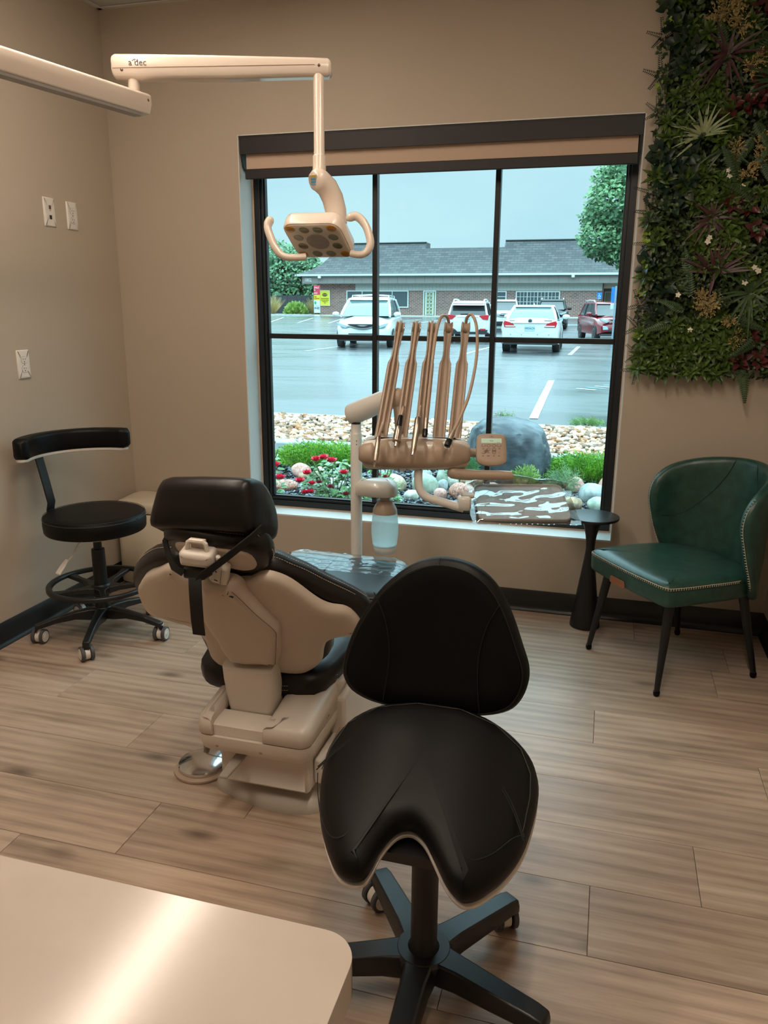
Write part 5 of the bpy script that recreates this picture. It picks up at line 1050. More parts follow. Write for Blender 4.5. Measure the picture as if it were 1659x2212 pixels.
for x0, y0, x1, y1 in ((-1.2, 21.5, -1.15, 27.0), (-4.35, 20.5, -4.2, 25.5), (-9.5, 20.5, -9.3, 25.5), (.9, 21.5, .95, 27), (-23.0, 48.3, -26.2, 58.3), (-20.8, 48, -23.4, 57.8), (-18.5, 47.8, -20.7, 57.3), (-15.6, 48, -14.2, 57), (-12.8, 48, -12.5, 57)): stripe(x0, y0, x1, y1, .13)
for i in range(4): stripe(-.55+.16*i, 11.2+.25*i, -.2+.16*i, 11.05+.25*i, .10, bluep if i % 2 else paint, 'worn accessible parking marking')
B().add([(-2.9, 49.0, gz(49)+.008), (-1.7, 49.2, gz(49.2)+.008), (-1.75, 50.4, gz(50.4)+.008), (-2.95, 50.2, gz(50.2)+.008)], [(0, 1, 2, 3)]).out('stripe', bluep, lot, sm=0, label='blue accessible parking square')
conc = mat('concrete', (176, 182, 180), .75, bump=(40, .3), var=(5, (150, 156, 154)))
# gutter beyond the gravel, curb between gravel and slate
def curb(name, x0, x1, y0, y1, z0, z1, m=conc): return struct(B().box((x0, y0, z0), (x1, y1, z1)).out(name, m, bev=.02))
curb('gutter', -9, 5, 6.22, 6.66, -.3, -.035)
L_ = -9.0
while L_ < 4: curb('curb', L_, L_+2.985, 4.12, 4.34, -.3, .012); L_ += 3.0
struct(B().box((-9, .2, -.5), (5, 4.2, -.185)).out('soil', mat('soil', (46, 42, 40), .9))); struct(B().box((-9, 4.3, -.4), (5, 6.3, -.03)).out('gravel_soil', mat('gravel_soil', (120, 98, 78), .9)))
def icos():
    bm = bmesh.new(); bmesh.ops.create_icosphere(bm, subdivisions=1, radius=1); vs = [tuple(v.co) for v in bm.verts]; fs = [tuple(v.index for v in f.verts) for f in bm.faces]; bm.free(); return vs, fs
IV_, IF_ = icos()
def pebbles(tname, label, cat, part, mats, x0, x1, y0, y1, z, n, size, flat, sharp, keep, hmap=None):
    """loose stones: the nearest ones as single parts, the rest as one joined part"""
    t = thing(tname, label, cat, ((x0+x1)/2, (y0+y1)/2, z)); pts = []
    for i in range(n): pts.append((xr.uniform(x0, x1), y0+(y1-y0)*xr.random()**1.0))
    pts.sort(key=lambda p: (p[0]-0)**2+(p[1]+3.66)**2+(0 if -4.2 < p[0] < .5 else 400))
    joined = [B() for _ in mats]; shapes = []
    for k in range(6):
        b = B(); sc = [xr.uniform(.7, 1.2) for _ in range(3)]
        if sharp: b.add([(x*sc[0]+xr.uniform(-.3, .3), y*sc[1]*.7+xr.uniform(-.3, .3), zz*flat*sc[2]) for x, y, zz in IV_], IF_)
        else: b.add([(x*sc[0]*(1+.12*xr.uniform(-1, 1)), y*sc[1]*(1+.12*xr.uniform(-1, 1)), zz*flat) for x, y, zz in IV_], IF_)
        shapes.append(b)
    ms = [[s.mesh(part, m, 0 if sharp else 60) for s in shapes] for m in mats]
    for i, (x, y) in enumerate(pts):
        s = size*xr.uniform(.65, 1.35); k, q = xr.randrange(6), xr.randrange(len(mats)); zz = z+xr.uniform(0, .025)+(hmap(x, y) if hmap else 0)
        M = T(x, y, zz) @ Matrix.Rotation(xr.uniform(0, 6.28), 4, 'Z') @ Matrix.Rotation(xr.uniform(-.5, .5), 4, 'X') @ Matrix.Rotation(xr.uniform(-.4, .4), 4, 'Y') @ Matrix.Scale(s, 4)
        if i < keep: o = link(part, ms[q][k], t); o.matrix_basis = ORG[t.name].inverted() @ M
        else: joined[q].add(shapes[k].v, shapes[k].f, M)
    for bq, m in zip(joined, mats): bq.out(part+'s', m, t, sm=0 if sharp else 60, world=True, kind='stuff', fix=False)
    return t
pm1 = [mat('pebble_tan', (206, 172, 132), .6, var=(3, (228, 202, 166))), mat('pebble_rust', (178, 122, 82), .6, var=(3, (150, 104, 76))), mat('pebble_white', (232, 220, 200), .6), mat('pebble_brown', (136, 108, 90), .6)]
sm1 = [mat('slate_black', (48, 52, 58), .25), mat('slate_blue', (98, 110, 122), .3), mat('slate_dark', (28, 30, 34), .3)]
pebbles('gravel_strip', 'strip of tan river gravel between the concrete curb and the parking lot', 'gravel', 'pebble', pm1, -6.5, 3, 4.34, 6.24, -.012, 7200, .034, .55, False, 100)
pebbles('slate_mulch', 'bed of dark slate chips just outside the window', 'slate chips', 'slate_chip', sm1, -4.6, 1.4, .6, 4.12, -.172, 15000, .027, .32, True, 100)
# river rocks
def rock_mat(nm, c1, c2, sc): return mat(nm, c1, .5, bump=(9, .4), var=(sc, c2, .4, .62))
RM = dict(pink=rock_mat('rock_pink', (206, 160, 146), (176, 126, 114), 60), grey=rock_mat('rock_grey', (170, 178, 178), (146, 156, 158), 30), pale=rock_mat('rock_pale', (206, 208, 196), (180, 184, 172), 40), green=rock_mat('rock_green', (176, 188, 170), (150, 166, 152), 30),
          blue=rock_mat('rock_blue', (136, 154, 166), (118, 134, 150), 20), salmon=rock_mat('rock_salmon', (214, 150, 126), (120, 92, 84), 70), brown=rock_mat('rock_brown', (180, 150, 112), (104, 88, 72), 14), beige=rock_mat('rock_beige', (206, 190, 160), (170, 158, 136), 40))
def rock(x, y, w_, d_, h_, m, label, grp='river rocks in the garden bed', rough=.06, sd=0):
    t = thing('river_rock', label, 'rock', (x, y, -.165), xr.uniform(-.3, .3), grp)
    bm = bmesh.new(); bmesh.ops.create_icosphere(bm, subdivisions=3, radius=1); w_, d_, h_ = w_*.56, d_*.6, h_*.6
    for v in bm.verts:
        n = mnoise.noise(v.co*1.1+V((sd*3.7, sd, 0)))*.24+mnoise.noise(v.co*4+V((sd, 0, 5)))*rough
        c = v.co*(1+n); v.co = V((c.x*w_/2, c.y*d_/2, c.z*h_*.62+h_*.36))
    me = bpy.data.meshes.new('rock'); bm.to_mesh(me); bm.free(); me.polygons.foreach_set('use_smooth', [True]*len(me.polygons)); me.materials.append(RM[m]); link('stone', me, t)
rocks = [(-2.80, 3.30, .36, .3, .22, 'pink', 'pink flat river rock behind the rose bush, largest of the left rocks'), (-2.72, 3.16, .17, .16, .13, 'brown', 'small mottled river rock in front of the flat pink one'), (-2.62, 3.3, .2, .2, .18, 'beige', 'tan river rock right of the flat pink one'),
 (-2.72, 2.70, .42, .26, .17, 'salmon', 'long reddish river rock nearest the window on the left'), (-2.98, 2.95, .26, .25, .16, 'pale', 'pale river rock at the left edge of the window'), (-2.35, 2.95, .46, .25, .14, 'pale', 'long white river rock beside the rose bush'), (-2.45, 3.35, .3, .22, .16, 'blue', 'blue grey river rock behind the long white one'),
 (-2.02, 3.45, .36, .26, .24, 'grey', 'pale grey river rock behind the post of the dental unit'), (-1.93, 3.85, .24, .24, .26, 'salmon', 'rough orange river rock standing behind the grey rocks'), (-1.92, 3.22, .32, .26, .2, 'blue', 'blue grey river rock left of the round beige one'),
 (-1.78, 3.02, .36, .3, .24, 'beige', 'round beige speckled river rock under the dental unit'), (-1.62, 3.38, .34, .26, .24, 'grey', 'smooth grey river rock behind the round beige one'), (-1.50, 2.98, .44, .32, .30, 'green', 'big pale green river rock behind the tray arm'), (-1.55, 2.70, .24, .2, .14, 'pale', 'low pale river rock in front of the big green one'),
 (-1.42, 3.42, .26, .22, .26, 'green', 'greenish river rock right of the tray arm bend'), (-1.36, 3.05, .2, .2, .2, 'grey', 'small dark speckled river rock between green and pink rocks'), (-1.30, 3.3, .2, .18, .2, 'pale', 'small white angular river rock below the blue one'), (-1.27, 3.62, .34, .26, .34, 'blue', 'tall slate blue river rock behind the mottled one'),
 (-1.14, 3.32, .36, .28, .24, 'brown', 'mottled pink and brown river rock above the big salmon one'), (-1.32, 2.82, .22, .2, .15, 'pink', 'small pale pink river rock left of the big salmon one'), (-1.14, 2.86, .40, .3, .24, 'salmon', 'big salmon speckled river rock left of the tray clamp'), (-.92, 3.05, .40, .28, .2, 'pink', 'wide pink river rock partly hidden by the tray sleeve'),
 (-.25, 3.78, .5, .3, .3, 'green', 'big grey green arched river rock below the right juniper'), (-.22, 3.45, .34, .28, .22, 'pink', 'pinkish river rock in front of the arched one'), (-.06, 3.10, .42, .32, .26, 'grey', 'large lavender grey river rock near the right window edge'), (.06, 3.42, .3, .3, .24, 'pink', 'pink speckled river rock at the right window edge'),
 (-.0, 2.80, .32, .26, .18, 'green', 'pale green river rock just above the side table'), (-.22, 2.78, .32, .26, .17, 'brown', 'tan and black banded river rock left above the side table'), (-.42, 3.95, .24, .2, .16, 'beige', 'small tan river rock beside the boulder foot')]
for i, r in enumerate(rocks): rock(*r, sd=i*.83, rough=.05 if r[5] != 'salmon' else .08)
bm = bmesh.new(); bmesh.ops.create_icosphere(bm, subdivisions=5, radius=1)
for v in bm.verts:
    c = v.co.copy(); c *= 1+.16*mnoise.noise(c*.9+V((2, 1, 0)))+.07*abs(mnoise.noise(c*3.2))+.035*mnoise.noise(V((c.x*4+c.z*9, c.y*6, c.z*3)))+.015*mnoise.noise(c*16)
    if c.z > .55: c.z = .55+(c.z-.55)*.45
    v.co = V((c.x*.41, c.y*.33, c.z*.52+.19))
me = bpy.data.meshes.new('boulder'); bm.to_mesh(me); bm.free(); me.polygons.foreach_set('use_smooth', [True]*len(me.polygons)); me.set_sharp_from_angle(angle=rad(28)); me.materials.append(mat('boulder_slate', (52, 60, 68), .4, bump=(14, .9, (1, 1, 3.5)), var=(5, (96, 108, 116), .45, .7)))
tb_ = thing('boulder', 'large dark blue grey boulder behind the control pad', 'boulder', (-.88, 3.80, -.17), rad(-14)); link('stone', me, tb_)
# plants of the bed
def needles(name, label, x, y, w_, d_, h_, n, c1, c2, z=-.15, L=.10, wd=.012, seed=1, cat='shrub', up=.6, lean=0):
    r3 = random.Random(seed); t = thing(name, label, cat, (x, y, z)); q = [B(), B()]
    for i in range(n):
        a = r3.uniform(0, 6.283); rr = sqrt(r3.random()); hh = r3.uniform(.25, 1)*sqrt(max(0, 1-rr*rr*.92))
        p = V((x+w_/2*rr*cos(a), y+d_/2*rr*sin(a), z+h_*hh)); d = V((cos(a)*rr+lean+r3.uniform(-.5, .5), sin(a)*rr+r3.uniform(-.5, .5), up+r3.uniform(-.3, .5))).normalized()
        bb = q[i % 2]; s = d.cross(V((r3.uniform(-1, 1), -1, .3))).normalized(); l_ = L*r3.uniform(.6, 1.3)
        for k in range(5):
            p0 = p+d*l_*k/5; e = (d*.7+s*(.7 if k % 2 else -.7)).normalized()*l_*.4; bb.add([tuple(p0-s*wd*.15), tuple(p0+e*.5+d*wd*.5), tuple(p0+e), tuple(p0+e*.5-d*wd*.5)], [(0, 1, 2, 3)])
        bb.add([tuple(p-s*wd*.12), tuple(p+d*l_-s*wd*.05), tuple(p+d*l_+s*wd*.05), tuple(p+s*wd*.12)], [(0, 1, 2, 3)])
    for bb, c, nm in ((q[0], c1, 'foliage'), (q[1], c2, 'foliage')): bb.out(nm, mat(name+'_%d_%d_%d' % c, c, .6), t, sm=0, world=True, fix=False)
    st_ = B()
    for k in range(8): a = k*.8; st_.tube([(x, y, z), (x+w_*.2*cos(a), y+d_*.2*sin(a), z+h_*.6)], .006, 5)
    st_.out('stems', mat('stem_brown', (84, 66, 48), .8), t, world=True, kind='stuff')
    return t
needles('juniper', 'bright green low juniper left of the dental unit post', -2.72, 3.8, 1.0, .55, .15, 1500, (128, 176, 58), (84, 134, 48), seed=4, L=.11, wd=.016)
needles('juniper', 'bright green juniper below the gravel at the right of the window', -.12, 3.82, .9, .5, .19, 1500, (120, 172, 52), (80, 132, 44), seed=5, L=.10, wd=.016)
needles('lavender', 'grey green feathery plant beside the tray sleeve', -.32, 3.12, .24, .2, .20, 130, (128, 158, 112), (110, 146, 110), seed=6, L=.11, wd=.008, up=1.4)
needles('lavender', 'fine dark green tufted plant left of the boulder', -1.27, 3.5, .26, .24, .18, 380, (92, 138, 84), (70, 118, 70), seed=7, L=.11, wd=.008, up=1.1)
needles('young_perennial', 'yellow green young plant at the foot of the boulder', -.66, 3.42, .18, .15, .12, 110, (150, 182, 90), (112, 150, 84), seed=8, L=.09, wd=.02, up=1.2)
needles('weed', 'small weed growing in the gutter crack near the boulder', -1.25, 6.45, .22, .1, .14, 90, (110, 140, 84), (96, 124, 74), z=-.04, seed=9, L=.07)
needles('weed', 'weed growing in the gutter at the right of the window', -.2, 6.7, .42, .12, .08, 160, (120, 154, 84), (100, 132, 74), z=-.05, seed=10, L=.07)
rose_m, rose_d = mat('rose_red', (214, 20, 62), .45, var=(40, (240, 66, 100))), mat('rose_faded', (150, 40, 66), .5)
rl1, rl2 = mat('rose_leaf', (88, 136, 72), .4, rndv=.2), mat('rose_leaf_pale', (138, 172, 132), .35)
def rose_bush(label, x, y, w_, d_, h_, n, blooms, seed, zb=-.15):
    r3 = random.Random(seed); t = thing('rose_bush', label, 'rose bush', (x, y, zb)); q = [B(), B(), B()]
    for i in range(n):
        a = r3.uniform(0, 6.283); rr = sqrt(r3.random()); hh = r3.uniform(.05, 1)*sqrt(max(0, 1-.85*rr*rr)); p = (x+w_/2*rr*cos(a), y+d_/2*rr*sin(a), zb+h_*hh); d = (cos(a+r3.uniform(-1, 1)), sin(a)-.3, r3.uniform(-.3, .6))
        for k in range(3): leaf(q[i % 3 if i % 3 < 2 else 0], p, (d[0]+r3.uniform(-.8, .8), d[1]+r3.uniform(-.8, .8), d[2]), (r3.uniform(-.5, .5), -.5, 1), r3.uniform(.035, .06), r3.uniform(.022, .032), .2, .3, 3, .7)
    for k in range(9): a = k*.7; q[2].tube([(x, y, zb), (x+w_*.22*cos(a), y+d_*.22*sin(a), zb+h_*.6), (x+w_*.4*cos(a), y+d_*.4*sin(a), zb+h_*.9)], .004, 5)
    q[0].out('leaves', rl1, t, sm=60, world=True, kind='stuff', fix=False); q[1].out('leaves', rl2, t, sm=60, world=True, kind='stuff', fix=False); q[2].out('stems', mat('stem_green', (88, 104, 62), .6), t, world=True, kind='stuff')
    for k, (bx, by, bz, s) in enumerate(blooms):
        bb = B()
        for ring, (cn, tl, rr) in enumerate(((5, .35, 1.0), (5, .9, .8), (4, 1.8, .55))):
            for i in range(cn):
                a = 2*pi*(i+.5*ring)/cn+k; leaf(bb, (bx+.004*cos(a), by+.004*sin(a), bz-.01+.004*ring), (cos(a), sin(a)-.25, tl), (-cos(a)*tl, -sin(a)*tl-.2, 1), s*.6*rr, s*.62*rr, .3, -.35, 4, .45)
        bb.out('rose_bloom', rose_d if s < .058 else rose_m, t, sm=60, world=True, fix=False)
rose_bush('red rose bush in front of the left juniper', -2.05, 2.12, .52, .34, .42, 330, [(-2.15, 2.0, .27, .085), (-2.09, 2.0, .29, .08), (-2.03, 2.02, .265, .085), (-1.93, 2.02, .18, .07), (-2.22, 1.98, .165, .075), (-2.27, 1.95, .105, .08), (-2.17, 1.95, .095, .06), (-2.12, 1.98, .1, .05), (-2.02, 1.96, .075, .055), (-2.22, 1.93, .02, .065), (-2.18, 1.94, .025, .07), (-1.9, 1.98, .02, .056)], 31)
rose_bush('second rose bush at the left edge of the window', -2.45, 1.66, .3, .3, .60, 120, [(-2.34, 1.6, .46, .055), (-2.315, 1.58, .30, .075), (-2.28, 1.58, .205, .085), (-2.35, 1.6, .335, .05), (-2.36, 1.6, .38, .05)], 32)
rose_bush('sparse rose bush right of the dental unit post', -1.72, 2.35, .26, .24, .38, 110, [(-1.72, 2.25, .13, .05), (-1.66, 2.25, .12, .045), (-1.78, 2.2, .05, .05)], 33)
# ---------------------------------------------------------------- building across the lot
bd = thing('building', 'low brick office building with a long grey shingle roof across the parking lot', 'building', (-13, 65, .5))
def brickm(nm, c1, c2, mo, w_, h_, sc=1, off=.5):
    m = bpy.data.materials.new(nm); m.use_nodes = True; t = m.node_tree; p = t.nodes['Principled BSDF']; p.inputs['Roughness'].default_value = .75; co = nd(t, 'ShaderNodeTexCoord'); mp = nd(t, 'ShaderNodeMapping'); mp.inputs['Rotation'].default_value = (rad(-90), 0, 0)
    br = nd(t, 'ShaderNodeTexBrick', offset=off); br.inputs['Color1'].default_value = (*lin(c1), 1); br.inputs['Color2'].default_value = (*lin(c2), 1); br.inputs['Mortar'].default_value = (*lin(mo), 1); br.inputs['Scale'].default_value = sc; br.inputs['Brick Width'].default_value = w_; br.inputs['Row Height'].default_value = h_; br.inputs['Mortar Size'].default_value = .014
    t.links.new(co.outputs['Object'], mp.inputs[0]); t.links.new(mp.outputs[0], br.inputs[0]); t.links.new(br.outputs[0], p.inputs['Base Color']); return m
brk = brickm('brown_brick', (140, 100, 94), (108, 76, 74), (176, 168, 160), .34, .12)
shg = brickm('roof_shingle', (96, 97, 98), (74, 76, 80), (62, 64, 68), .55, .19); shg.node_tree.nodes['Brick Texture'].inputs['Mortar Size'].default_value = .02
sid = mat('grey_siding', (186, 190, 186), .7); fas = mat('taupe_fascia', (142, 138, 134), .7); gut = mat('white_gutter', (214, 226, 226), .5); wing = mat('far_window_glass', (66, 82, 88), .12, spec=.8); wfr = mat('white_window_frame', (206, 216, 214), .5)
BW = dict(parent=bd, world=True)
B().box((-25.5, 65, .3), (-.95, 76, 3.9)).box((-.95, 67.5, .3), (14, 76, 3.9)).out('wall', brk, sm=0, **BW)
B().box((-30, 63.6, .2), (14, 65.1, .62)).out('sidewalk', mat('sidewalk', (186, 180, 168), .8), bev=.02, **BW)
B().box((-22.1, 64.93, 2.70), (-.95, 65.05, 3.42)).out('siding', sid, sm=0, **BW)
for i in range(70): B().box((-22.1+.303*i, 64.915, 2.72), (-22.1+.303*i+.018, 64.93, 3.36)).out('batten', mat('siding_shade', (168, 173, 170), .7), sm=0, **BW)
B().box((-27.0, 64.25, 3.30), (14, 64.4, 3.92)).box((-27.0, 64.25, 3.30), (-26.85, 75, 3.92)).out('fascia', fas, sm=0, **BW)
for i in range(52): B().box((-26.9+.8*i, 64.235, 3.31), (-26.9+.8*i+.02, 64.25, 3.9)).out('fascia_seam', mat('fascia_shade', (122, 119, 116), .7), sm=0, **BW)
B().box((-27.0, 64.3, 3.28), (14, 66, 3.32)).out('soffit', sid, sm=0, **BW)
B().box((-27.45, 63.95, 3.90), (14, 64.3, 4.07)).box((-27.45, 63.95, 3.90), (-27.2, 75, 4.07)).out('gutter', gut, bev=.03, **BW)
for x in (-25.1, -3.35): B().box((x-.12, 63.85, 3.72), (x+.12, 64.0, 3.95)).out('downspout_outlet', gut, sm=0, **BW)
def roofpart(x0c, x1, ztop, name='roof'):
    rows = []
    for z, y, x in x0c: rows.append([(x, y, z), (x1, y, z), (x1, 75, z), (x, 75-(y-64), z)])
    B().loft(rows).out(name, shg, sm=0, **BW)
roofpart([(4.05, 64.0, -27.4), (4.25, 64.35, -26.7), (4.55, 64.8, -26.0), (5.0, 65.35, -25.35), (5.6, 65.95, -24.85), (6.2, 66.5, -24.6), (6.26, 66.56, -24.58)], 14, 6.26)
B().add([(-24.6, 66.5, 6.2), (-16.2, 66.5, 6.2), (-16.2, 67.05, 6.80), (-24.4, 67.05, 6.80), (-24.4, 68.5, 6.80), (-16.2, 68.5, 6.80), (-24.6, 68.5, 6.2), (-16.2, 68.5, 6.2)], [(0, 1, 2, 3), (3, 2, 5, 4), (0, 3, 4, 6), (1, 7, 5, 2), (6, 4, 5, 7)]).out('roof_step', shg, sm=0, **BW)
B().add([(-9.3, 66.5, 6.2), (14, 66.5, 6.2), (14, 67.05, 6.86), (-9.3, 67.05, 6.86), (-9.3, 68.5, 6.86), (14, 68.5, 6.86), (-9.3, 68.5, 6.2), (14, 68.5, 6.2)], [(0, 1, 2, 3), (3, 2, 5, 4), (0, 3, 4, 6), (1, 7, 5, 2), (6, 4, 5, 7)]).out('roof_step', shg, sm=0, **BW)
for x0, x1, z in ((-24.4, -16.2, 6.80), (-16.2, -9.3, 6.26), (-9.3, 14, 6.86)): B().box((x0, 66.9, z-.01), (x1, 67.1, z+.05)).out('ridge_trim', mat('ridge_trim', (96, 104, 104), .6), sm=0, **BW)
def win_(x0, x1, z0, z1, nx, nz, name='window', gm=None, y=64.9):
    f = B(); f.box((x0-.09, y, z0-.09), (x1+.09, y+.1, z0)).box((x0-.09, y, z1), (x1+.09, y+.1, z1+.09)).box((x0-.09, y, z0), (x0, y+.1, z1)).box((x1, y, z0), (x1+.09, y+.1, z1))
    for i in range(1, nx): f.box((x0+(x1-x0)*i/nx-.03, y, z0), (x0+(x1-x0)*i/nx+.03, y+.1, z1))
    for i in range(1, nz): f.box((x0, y+.02, z0+(z1-z0)*i/nz-.025), (x1, y+.1, z0+(z1-z0)*i/nz+.025))
    o = f.out(name, wfr, sm=0, **BW)
    for i in range(nx): B().box((x0+(x1-x0)*i/nx+.03, y+.06, z0), (x0+(x1-x0)*(i+1)/nx-.03, y+.08, z1)).out('pane', gm or wing, o, sm=0, world=True)
    return o
win_(-22.85, -17.35, 1.35, 2.62, 4, 1); win_(-9.6, -8.85, .75, 2.58, 1, 5); win_(-7.9, -4.45, 1.42, 2.58, 4, 1)
for x in [-7.9+3.45*i/12 for i in range(1, 12) if i % 3]: B().box((x-.018, 64.9, 1.42), (x+.018, 64.95, 2.58)).out('glazing_bar', wfr, sm=0, **BW)
for z in (1.8, 2.2): B().box((-7.9, 64.9, z-.018), (-4.45, 64.95, z+.018)).out('glazing_bar', wfr, sm=0, **BW)
dr = win_(-15.85, -14.9, .62, 2.62, 1, 1, 'door', mat('door_wood', (150, 160, 120), .6))
for x in (-15.68, -15.06): B().box((x-.06, 64.88, .65), (x+.06, 64.92, 2.6)).out('door_stile', wfr, dr, sm=0, world=True)
B().box((-15.4, 64.88, .65), (-15.34, 64.92, 2.6)).out('glazing_bar', wfr, dr, sm=0, world=True)
for z in (.72, 1.0, 1.3, 1.6, 1.9, 2.25, 2.55): B().box((-15.65, 64.88, z-.03), (-15.08, 64.92, z+.03)).out('glazing_bar', wfr, dr, sm=0, world=True)
ww = mat('white_lettering', (238, 242, 240), .6)
text('house_number', '1802', .42, ww, bd, T(13, -65, -.5) @ frame((-26.3, 64.24, 3.58), (1, 0, 0), (0, 0, 1)), .01, sx=.8)
# recessed entry at the right
B().box((-.95, 65.0, 2.9), (14, 67.5, 3.3)).out('entry_soffit', mat('entry_taupe', (158, 146, 130), .7), sm=0, **BW)
B().box((-1.02, 64.9, .5), (-.9, 65.0, 3.3)).out('entry_post', mat('entry_brown', (92, 72, 66), .7), sm=0, **BW)
win_(-.75, .3, .7, 2.6, 1, 2, 'entry_window', mat('entry_glass', (150, 150, 140), .4), 67.4)
# banner and yellow sign
bn_ = thing('lease_banner', 'tall red, yellow and white feather banner at the left end of the brick building', 'banner', (-25.5, 63.2, .5))
def bpanel(z0, z1, m, nm): return B().box((-25.36, 63.16, z0), (-24.80, 63.2, z1)).out(nm, m, bn_, sm=0, world=True)
red_, yel_, wht_ = mat('banner_red', (214, 62, 84), .6), mat('banner_yellow', (232, 208, 58), .6), mat('banner_white', (224, 240, 246), .6)
bpanel(2.30, 3.11, red_, 'red_panel'); bpanel(1.85, 2.30, yel_, 'yellow_panel'); bpanel(.78, 1.85, wht_, 'white_panel')
B().box((-25.34, 63.14, .5), (-24.82, 63.24, .62)).out('banner_foot', wht_, bn_, sm=0, world=True)
for s_ in (-25.36, -24.8): B().cyl(.02, .5, 3.11, 8, T(s_, 63.2, 0)).out('banner_pole', mat('pole_grey', (120, 130, 136), .5), bn_, world=True)
BT = T(25.5, -63.2, -.5)
for s_, z, sz, x in (('SALE', 2.90, .21, -25.09), ('R', 2.68, .2, -25.26), ('ASE', 2.44, .2, -25.17)): text('banner_lettering', s_, sz, ww, bn_, BT @ frame((x, 63.15, z), (1, 0, 0), (0, 0, 1)), .01)
rt_ = mat('banner_script', (176, 60, 40), .6); text('banner_lettering', 'My', .16, rt_, bn_, BT @ frame((-25.2, 63.15, 2.14), (1, 0, 0), (0, 0, 1)), .01); text('banner_lettering', 'Century', .15, rt_, bn_, BT @ frame((-25.08, 63.15, 2.0), (1, 0, .08), (0, 0, 1)), .01)
text('banner_lettering', 'INIE', .27, mat('banner_dark', (40, 46, 52), .6), bn_, BT @ frame((-25.08, 63.15, 1.17), (1, 0, 0), (0, 0, 1)), .01)
B().prism([(.1*cos(a)+.06, .13*sin(a)) for a in [2*pi*k/18 for k in range(18)]], 0, .01, frame((-25.28, 63.15, 1.63), (1, 0, 0), (0, 0, 1))).out('banner_emblem', mat('emblem_green', (44, 176, 116), .6), bn_, sm=0, world=True)
B().box((-25.25, 63.14, 1.36), (-24.9, 63.16, 1.375)).out('banner_rule', mat('banner_dark', (40, 46, 52), .6), bn_, sm=0, world=True)
yl = thing('yellow_sign', 'yellow notice sign with a black oval on the brick wall beside the banner', 'sign', (-24.95, 64.9, 1.4))
B().box((-25.46, 64.90, 1.38), (-24.5, 64.96, 2.72)).out('sign_frame', mat('sign_cream', (236, 236, 190), .6), yl, sm=0, world=True); B().box((-25.40, 64.88, 1.44), (-24.56, 64.90, 2.66)).out('sign_face', mat('sign_yellow', (226, 214, 66), .6), yl, sm=0, world=True)
bk_ = mat('sign_black', (58, 64, 48), .6)
B().prism([(.24*cos(a), .145*sin(a)) for a in [2*pi*k/24 for k in range(24)]], 0, .015, frame((-24.97, 64.88, 2.33), (1, 0, 0), (0, 0, 1))).out('sign_oval', bk_, yl, sm=0, world=True)
YT = T(24.95, -64.9, -1.4)
for s_, z, sz, m in (('YOUR', 2.33, .15, mat('sign_yellow', (0, 0, 0))), ('NEW BUILDING', 2.0, .105, bk_), ('FOR YOUR CAREER &', 1.86, .08, bk_), ('OPPORTUNITY', 1.74, .075, bk_), ('Apply', 1.63, .07, bk_)): text('sign_lettering', s_, sz, m, yl, YT @ frame((-24.97, 64.865, z), (1, 0, 0), (0, 0, 1)), .006)
# parking signs
def pole(b, x, y, z0, z1, r=.03): return b.cyl(r, z0, z1, 8, T(x, y, 0))
ps = thing('parking_sign', 'back of a blue parking sign on a steel post in front of the red car', 'sign', (.03, 26.6, 0))
galv = mat('galvanised', (150, 170, 184), .4, .6)
B().box((0-.005, 26.57, 0), (.055, 26.61, 2.16)).out('post', galv, ps, sm=0, world=True); B().box((-.125, 26.61, 1.60), (.175, 26.622, 2.12)).out('sign_plate', mat('sign_blue', (40, 128, 206), .5), ps, bev=.004, world=True)
B().box((-.125, 26.615, 1.36), (.175, 26.625, 1.54)).out('lower_plate', mat('plate_pale', (206, 220, 220), .5), ps, bev=.004, world=True)
B().box((-.1, 26.605, 1.70), (-.085, 26.61, 2.06)).out('ghost_line', mat('sign_blue2', (30, 104, 180), .5), ps, sm=0, world=True)
aw = thing('accessible_sign', 'small blue wheelchair parking sign in front of the far brick wall', 'sign', (-1.2, 63.4, .5))
pole(B(), -1.15, 63.4, .5, 2.1).out('post', mat('pole_brown', (96, 84, 80), .6), aw, world=True); B().box((-1.36, 63.36, 2.03), (-1.0, 63.39, 2.52)).out('sign_plate', mat('sign_blue', (0, 0, 0)), aw, bev=.01, world=True)
wc = B(); wm = frame((-1.18, 63.355, 2.30), (1, 0, 0), (0, 0, 1))
wc.tube([wm @ V((.07*cos(a)-.01, .07*sin(a)-.06, 0)) for a in [rad(k) for k in range(100, 400, 20)]], .012, 5).tube([wm @ V(p) for p in ((-.02, .09, 0), (-.015, .0, 0), (.06, -.01, 0), (.09, -.1, 0), (.12, -.095, 0))], .014, 5).ell((0, 0, 0), (.026, .026, .01), 10, 6, wm @ T(-.02, .125, 0))
wc.out('wheelchair_symbol', ww, aw, world=True); B().box((-1.3, 63.355, 2.06), (-1.06, 63.36, 2.09)).out('sign_line', ww, aw, sm=0, world=True)
